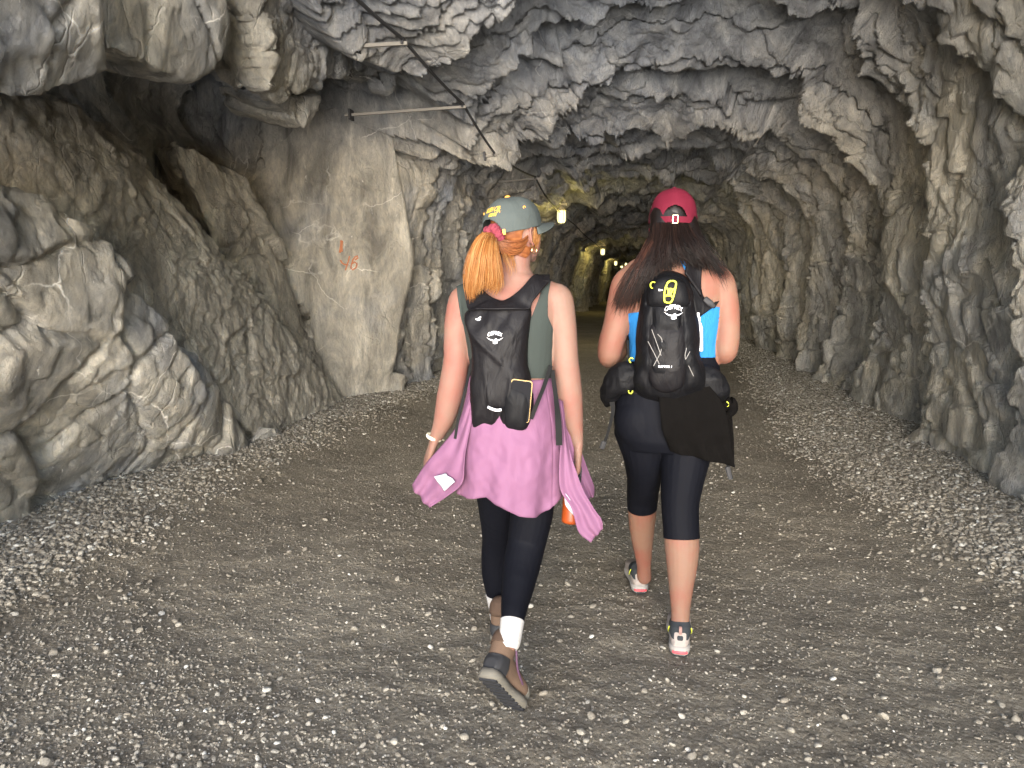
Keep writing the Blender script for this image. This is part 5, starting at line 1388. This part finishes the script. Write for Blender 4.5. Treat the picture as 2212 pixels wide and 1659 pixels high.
# lime helmet clip
def at_pack(px, py, lift=0.004):
    o = _C; d = Vector(ray(px, py)); h = bvB.ray_cast(Vector(o), d, 6); return np.array(h[0]) - np.array(d)*lift if h[0] is not None else atY(px, py, 2.55)
cc = at_pack(1448, 631); fr, axf = frame(cc, (0, 1, -0.05), (0.10, 0.05, 1)); k_ = m_per_px(cc)
def tube2(lines, r, depth=0.006):
    b = Blob()
    for L in lines: b.limb([fr(x*k_, -depth, z*k_) for x, z in L], [r]*len(L), [r*0.8]*len(L), n=8)
    return b.mesh()
ring = [(-8, 20), (-3, 23.5), (4, 24), (9, 21), (9.5, 10), (8, -5), (6, -17), (2, -22.5), (-5, -23), (-10, -20), (-12, -8), (-12, 4), (-10, 14), (-8, 20)]
hub = [[(-9.5, 9), (-6, 5), (-4, 0), (-5, -6), (-9, -10)], [(8.5, 9), (4.5, 5), (2.5, 0), (1.5, -6), (5.5, -11)], [(-1.5, 5), (-2, -6)], [(-4, 6), (-1, 7), (3, 6)], [(-5, -7), (-2, -8), (1.5, -7)]]
link('helmet_clip', tube2([ring]+hub, 0.0031), M_LIME, PB)
def pull(px, py, a0, a1, r=5.2, Y=None, nm='zip_pull'):
    c_ = at_pack(px, py, 0.006) if Y is None else atY(px, py, Y); k = m_per_px(c_)
    b = Blob(); b.limb([c_ + np.array([math.cos(t)*r*k, -0.004, math.sin(t)*r*k*1.15]) for t in np.linspace(math.radians(a0), math.radians(a1), 9)], [0.0021]*9, n=8); link(nm, b.mesh(), M_LIME, PB)
pull(1411, 616, 60, 250, 6); pull(1364, 778, 40, 250, 4.5, 2.61); pull(1362, 845, 170, 370, 4, 2.60); pull(1569, 873, -80, 80, 4.5, 2.655)
cL = at_pack(1455, 675, 0.3); pB = lambda x, y: tuple(cL + np.array([x, 0, y]))
dB = tuple(ray(1455, 667))
decal('emblem', arc_word('OSPREY', 0.062, 0.011, 0.02) + bird_logo(0, -0.0005, 0.064), pB, bvB, M_PRINT, PB, 0.0012, dB)
cR = at_pack(1437, 794, 0.3); V, F = text2d('RAPTOR 1', 0.0105, 0.0003)
decal('lettering', [(V, F)], lambda x, y: tuple(cR + np.array([x, 0, y])), bvB, M_PRINT, PB, 0.0012, tuple(ray(1437, 794)))
cT = at_pack(1427, 627, 0.3)
decal('badge', strokes2d([[(-.007, .003), (-.004, -.003)], [(-.007, .003), (0, .002)], [(-.002, -.002), (.004, .001), (.008, 0)]], 0.0022), lambda x, y: tuple(cT + np.array([x, 0, y])), bvB, M_PRINT, PB, 0.0012, tuple(ray(1427, 627)))
cW = at_pack(1430, 862, 0.3)
decal('badge', strokes2d([[(-.011, .002), (0, .001), (.009, .003)], [(-.008, -.004), (-.002, -.003), (.008, -.002)]], 0.003), lambda x, y: tuple(cW + np.array([x, 0, y])), bvh_of([packB]), M_PRINT, PB, 0.0012, tuple(ray(1430, 862)))
# bungee cords and piping
M_CORD = plain('grey_cord', (0.20, 0.19, 0.18), 0.6)
for L in ([(1400, 738), (1414, 765), (1424, 786)], [(1408, 712), (1420, 745), (1428, 768)], [(1421, 722), (1430, 735), (1427, 760), (1412, 790)], [(1483, 752), (1480, 772), (1490, 795), (1498, 812)], [(1490, 760), (1482, 775)]):
    b = Blob(); b.limb([at_pack(x, y, 0.002) for x, y in L], [0.0013]*len(L), n=6); link('cord', b.mesh(), M_CORD, PB)
# harness over the shoulders
cloth('shoulder_harness', [(1480, 590, 2.63), (1484, 570, 2.655), (1486, 552, 2.685), (1490, 543, 2.73), (1492, 545, 2.78), (1492, 560, 2.84)], [(1514, 640, 2.655), (1514, 600, 2.668), (1518, 575, 2.685), (1530, 556, 2.73), (1532, 556, 2.78), (1532, 570, 2.84)], M_BLACKP, PB, n=14, m=30, fold=0.001, nf=1, seed=41, grow=False, solid=0.008)
cloth('shoulder_harness', [(1424, 590, 2.63), (1420, 570, 2.655), (1418, 552, 2.685), (1414, 543, 2.73), (1412, 545, 2.78), (1412, 560, 2.84)], [(1392, 640, 2.655), (1390, 600, 2.668), (1386, 575, 2.685), (1376, 556, 2.73), (1374, 556, 2.78), (1374, 570, 2.84)], M_BLACKP, PB, n=14, m=30, fold=0.001, nf=1, seed=42, grow=False, solid=0.008)
for q in (1, -1):
    x = lambda v: 1453 + (v-1453)*q
    ribbon('shoulder_strap', [(x(1512), 560, 2.84), (x(1516), 600, 2.885), (x(1520), 660, 2.905), (x(1530), 720, 2.90), (x(1545), 755, 2.86)], 0.05, M_BLACKP, PB, 0.010, face=(0, 1, 0))
cloth('compression_wing', [(1490, 612, 2.645), (1496, 640, 2.64), (1500, 664, 2.64), (1505, 690, 2.64)], [(1515, 625, 2.665), (1519, 640, 2.672), (1532, 655, 2.675), (1540, 664, 2.675)], M_BLACKN, PB, n=12, m=16, fold=0.002, nf=1, seed=43, solid=0.004)
b = Blob(); b.limb([atY(1524, 646, 2.66), atY(1534, 655, 2.66), atY(1541, 662, 2.665)], [0.011, 0.012, 0.008], [0.006]*3, lat=_R, n=10); link('strap_buckle', b.mesh(), M_RUBD, PB)
ribbon('webbing', [(1541, 664, 2.67), (1553, 640, 2.72), (1548, 610, 2.80)], 0.012, M_WEB, PB)
# hip belt and pouches
b = Blob(); b.limb([atY(1378, 812, 2.64), atY(1352, 815, 2.63), atY(1330, 826, 2.65), atY(1318, 848, 2.68), atY(1312, 868, 2.71)], [0.040, 0.062, 0.058, 0.048, 0.026], [0.03, 0.045, 0.045, 0.040, 0.02], lat=(0.3, 0, 1), n=22)
me = remeshed(b.mesh(), 0.005, 4); V_ = get_v(me); set_v(me, V_ + get_n(me)*(0.004*noise3(V_/0.03, 77))[:, None]); link('hip_pouch', me, M_BLACKN, PB)
b = Blob(); b.limb([atY(1515, 812, 2.64), atY(1536, 825, 2.64), atY(1552, 843, 2.66), atY(1562, 862, 2.69)], [0.044, 0.050, 0.044, 0.026], [0.03, 0.04, 0.04, 0.02], lat=(0.3, 0, 1), n=22)
me = remeshed(b.mesh(), 0.005, 4); V_ = get_v(me); set_v(me, V_ + get_n(me)*(0.004*noise3(V_/0.03, 78))[:, None]); link('hip_pouch', me, M_BLACKN, PB)
cloth('hip_belt', [(1340, 795, 2.66), (1400, 835, 2.635), (1450, 846, 2.625), (1500, 835, 2.635), (1548, 800, 2.67)], [(1345, 838, 2.66), (1400, 874, 2.63), (1450, 884, 2.62), (1500, 872, 2.63), (1555, 840, 2.67)], M_BLACKN, PB, n=10, m=40, fold=0.003, nf=1, seed=44, solid=0.01, grow=False)
ribbon('webbing', [(1322, 868, 2.65), (1324, 890, 2.645), (1317, 920, 2.65), (1310, 945, 2.65), (1301, 966, 2.65)], 0.013, M_WEB, PB, taper=[.020, .014, .012, .011, .012])
b = Blob(); b.limb([atY(1305, 955, 2.65), atY(1300, 968, 2.65)], [0.011, 0.010], [0.004]*2, lat=_R, n=8); link('strap_end', b.mesh(), M_RUBD, PB)
ribbon('webbing', [(1356, 735, 2.69), (1358, 770, 2.66), (1362, 800, 2.64)], 0.008, M_WEB, PB)
ribbon('webbing', [(1566, 930, 2.66), (1570, 970, 2.655), (1572, 1005, 2.655), (1578, 1030, 2.655)], 0.010, M_WEB, PB)
b = Blob(); b.limb([atY(1572, 1010, 2.65), atY(1578, 1034, 2.65)], [0.010, 0.009], [0.005]*2, lat=_R, n=8); link('strap_end', b.mesh(), M_RUBD, PB)
pq = [(1360, 820), (1355, 830), (1395, 850)]
# white flask in the side sleeve
wf = empty('flask', tuple(atY(1506, 760, 2.64))); tag(wf, 'white bottle tucked between the hydration backpack and the blue top', 'bottle')
dz = atY(1507, 676, 2.665)-atY(1508, 760, 2.645); Lw = np.linalg.norm(dz); dz /= Lw; ex = np.cross((0, 1, 0), dz); ex /= np.linalg.norm(ex); ey = np.cross(dz, ex)
M_WB = plain('white_enamel', (0.66, 0.67, 0.69), 0.35)
me = lathe([(0.022, 0), (0.026, 0.004), (0.026, Lw*.60), (0.022, Lw*.72), (0.017, Lw*.78)], atY(1503, 760, 2.64)); me.polygons.foreach_set('use_smooth', np.ones(len(me.polygons), bool)); link('bottle_body', me, M_WB, wf)
me = lathe([(0.0165, Lw*.78), (0.0185, Lw*.80), (0.0185, Lw*.99), (0.014, Lw*1.02)], atY(1503, 760, 2.64)); link('cap', me, M_WB, wf)
# ------------------------------------------------------------------ cable, brackets, lamps, paint
M_ARM = plain('pale_bracket_wood', (0.22, 0.205, 0.18), 0.8)
M_CABLE = plain('black_cable', (0.035, 0.035, 0.038), 0.6)
TB_ = bvh_of([TUNNEL] + [SL[k] for k in ('F', 'C', 'H', 'C2', 'A', 'B')]) if False else BVHTree.FromPolygons([v.co for v in TUNNEL.data.vertices], [tuple(p.vertices) for p in TUNNEL.data.polygons])
XC = -1.74
specs = [((871, 94), (820, 97), 'nearest pale bracket arm holding the cable high on the left wall'),
         ((1000, 231), (972, 233), 'second pale bracket arm along the left wall cable'),
         ((1067, 335), (1032, 341), 'third pale bracket arm along the left wall cable, above the grey green cap'),
         ((1156, 386), (1121, 389), 'fourth pale bracket arm, the last before the first lit lamp')]
tips = []
for k, (tip, tail, lab) in enumerate(specs):
    p = atX(*tip, XC)
    Yt = p[1]; q = atY(*tail, Yt)
    # carry the arm on into the rock
    d = Vector(q-p).normalized(); h = TB_.ray_cast(Vector(p), d, 4)
    end = np.array(h[0]) + np.array(d)*0.06 if h[0] is not None else q
    L = np.linalg.norm(end-p)
    if L > 1.2: end = p + np.array(d)*1.2
    tips.append(p)
    br = empty('cable_bracket', tuple(end)); tag(br, lab, 'bracket', 'brackets carrying the cable')
    fr_, ax_ = frame(p, end-p, (0, 0, 1)); t_ = 0.012
    V, F = boxy(fr_, -t_, t_, -0.03, np.linalg.norm(end-p), -t_, t_); part_mesh('arm', V, F, M_ARM, br, smooth=False)
    b = Blob(); b.limb([p + np.array([0, -.03, .0]), p + np.array([-.0, 0, .035]), p + np.array([0, .03, .0])], [0.012]*3, n=8); link('clip', b.mesh(), M_CABLE, br)
    V, F = boxy(fr_, -0.05, 0.05, np.linalg.norm(end-p)-0.07, np.linalg.norm(end-p)-0.05, -0.05, 0.05); part_mesh('wall_plate', V, F, M_CABLE, br, smooth=False)
p_first = atX(700, -60, XC); lampY = [15.6, 31.5, 47.0]
chain = [p_first] + tips + [atX(1181, 431, XC), atX(1240, 487, XC), atX(1284, 526, XC), atX(1318, 553, XC)]
pts = []
for a, c in zip(chain[:-1], chain[1:]):
    n = 12; sag = 0.035*min(1, np.linalg.norm(c-a)/3)
    for t in np.linspace(0, 1, n, endpoint=False): pts.append(a*(1-t)+c*t + np.array([0, 0, 0.03 - 4*sag*t*(1-t)]))
pts.append(chain[-1]+np.array([0, 0, .03]))
b = Blob(); P = np.array(pts); T = np.gradient(P, axis=0); T /= np.linalg.norm(T, axis=1)[:, None]; A1 = np.cross(T, (0, 0, 1)); A1 /= np.linalg.norm(A1, axis=1)[:, None]; A2 = np.cross(A1, T)
b.loft(P, A1, A2, [0.013]*len(P), [0.013]*len(P), 10)
tag(link('power_cable', b.mesh(), M_CABLE), 'black cable running along the upper left wall from bracket to bracket', 'cable')

M_LEMON = plain('yellow_bracket_wood', (0.50, 0.44, 0.30), 0.8)
m = NT('lit_glass'); M_LIT = m.out((0.3, 0.28, 0.2), 0.3); m.b.inputs['Emission Color'].default_value = (1.0, 0.86, 0.36, 1); m.b.inputs['Emission Strength'].default_value = 0.5
lamps = [((1213, 466), 15.3, 'nearest lit jar lamp hanging from its bracket between the two women'),
         ((1302, 543), 31.5, 'second lit jar lamp, lower and farther behind the first'),
         ((1330, 568), 47.0, 'third lit jar lamp, left of the faint glints deep in the tunnel')]
def lamp(c, Yv, lab, k):
    c = atY(c[0], c[1], Yv)
    R_ = empty('wall_lamp', (c[0]-0.4, c[1], c[2]+0.2)); tag(R_, lab, 'lamp', 'lit lamps along the tunnel wall')
    u = np.array([0, 0, 1.0]); X_, Y_ = np.array([1.0, 0, 0]), np.array([0, 1.0, 0])
    def lat(prof, mat, nm):
        b = Blob(); b.loft([c+u*z for r, z in prof], [X_]*len(prof), [Y_]*len(prof), [r for r, z in prof], [r for r, z in prof], 20); return link(nm, b.mesh(), mat, R_)
    lat([(0.045, -0.15), (0.075, -0.13), (0.088, -0.05), (0.085, 0.07), (0.07, 0.10)], M_LIT, 'glass_jar')
    cp = lat([(0.095, 0.100), (0.100, 0.115), (0.07, 0.16), (0.035, 0.20)], M_LEMON, 'lamp_cap')
    b = Blob()
    for a in np.arange(6)*math.pi/3:
        b.limb([c + np.array([math.cos(a)*0.10, math.sin(a)*0.10, 0.105]), c + np.array([math.cos(a)*0.104, math.sin(a)*0.104, -0.05]), c + np.array([math.cos(a)*0.06, math.sin(a)*0.06, -0.175])], [0.005]*3, n=6)
    link('wire_guard', b.mesh(), M_CABLE, R_)
    top = c + np.array([0.02, 0, 0.235])
    h = TB_.ray_cast(Vector(top), Vector((-1, 0, 0)), 4); wx = float(h[0][0]) if h[0] is not None else top[0]-1.0
    wx = max(wx, top[0]-1.3)
    for nm, a_, b__ in (('arm', np.array([wx-0.05, top[1], top[2]]), top + np.array([0.10, 0, 0])), ('brace', np.array([max(wx, top[0]-0.95), top[1], top[2]+0.60]), top + np.array([0.06, 0, 0.05])), ('arm', np.array([wx-0.05, top[1]+.02, top[2]+0.58]), np.array([max(wx, top[0]-0.95)+.06, top[1]+.02, top[2]+0.60]))):
        fr_, _ax = frame(a_, b__-a_, (0, 0, 1)); V, F = boxy(fr_, -.025, .025, 0, np.linalg.norm(b__-a_), -.025, .025); part_mesh(nm, V, F, M_LEMON, R_, smooth=False)
    ld = bpy.data.lights.new('lamp_light', 'POINT'); ld.energy = 8; ld.color = (1.0, 0.80, 0.22); ld.shadow_soft_size = 0.16
    lo = bpy.data.objects.new('lamp_light', ld); COL.objects.link(lo); lo.parent = R_; lo.location = Vector((c[0], c[1], c[2]-0.02)) - R_.location
for k, (c, Yv, lab) in enumerate(lamps): lamp(c, Yv, lab, k)
for o in bpy.data.objects:
    if o.name.startswith('glass_jar'): o.visible_shadow = False
# small glints beyond: two more lamps
for (c, Yv, sc_, lab) in (((1343, 576), 63.0, 1, 'faint lit lamp just below the third jar lamp'), ((1352, 571), 62.0, 1, 'faint lit lamp deepest in the tunnel, beside the dark hair')):
    p = atY(c[0], c[1], Yv); R_ = empty('wall_lamp', tuple(p)); tag(R_, lab, 'lamp', 'lit lamps along the tunnel wall')
    b = Blob(); b.ell(p, ((1, 0, 0), (0, 1, 0), (0, 0, 1)), (0.10, 0.10, 0.12), 14); link('glass_jar', b.mesh(), M_LIT, R_)
    b = Blob(); b.limb([p+np.array([-.5, 0, .2]), p+np.array([-.2, 0, .2]), p+np.array([0, 0, .14])], [.03]*3, n=8); link('arm', b.mesh(), M_LEMON, R_)

# orange paint on the tall face
M_PAINT = plain('orange_spray_paint', (0.42, 0.15, 0.06), 0.7)
bF = BVHTree.FromPolygons([v.co + SL['F'].location for v in SL['F'].data.vertices], [tuple(p.vertices) for p in SL['F'].data.polygons])
def px_decal(lines, w, nm):
    polys = strokes2d([[(x, -y) for x, y in L] for L in lines], w)
    bm = bmesh.new()
    for V2, F2 in polys:
        vs = [bm.verts.new((x, y, 0)) for x, y in V2]
        for f in F2: bm.faces.new([vs[i] for i in f])
    bmesh.ops.triangulate(bm, faces=bm.faces[:])
    for _ in range(3):
        es = [e for e in bm.edges if e.calc_length() > 3]
        if not es: break
        bmesh.ops.subdivide_edges(bm, edges=es, cuts=1); bmesh.ops.triangulate(bm, faces=bm.faces[:])
    bad = []
    for v in bm.verts:
        d = Vector(ray(v.co.x, -v.co.y)); h = bF.ray_cast(Vector(_C), d, 14)
        if h[0] is None: bad.append(v)
        else: v.co = h[0] - d*0.006
    if bad: bmesh.ops.delete(bm, geom=bad, context='VERTS')
    me = bpy.data.meshes.new(nm); bm.to_mesh(me); bm.free()
    o = link(nm, me, M_PAINT, SL['F']); md = o.modifiers.new('t', 'SOLIDIFY'); md.thickness = 0.002; return o
px_decal([[(737, 519), (737, 528), (735, 540), (734, 546)], [(739, 520), (738, 534), (738, 544)]], 4.6, 'painted_dash')
px_decal([[(735, 562), (739, 568), (745, 572), (752, 571)], [(755, 553), (753, 563), (749, 575), (746, 584)]], 3.2, 'painted_numeral')
px_decal([[(773, 553), (767, 555), (762, 562), (759, 571), (758, 579), (762, 583), (769, 578), (771, 570), (766, 566), (760, 570)], [(774, 556), (767, 562)]], 3.2, 'painted_numeral')
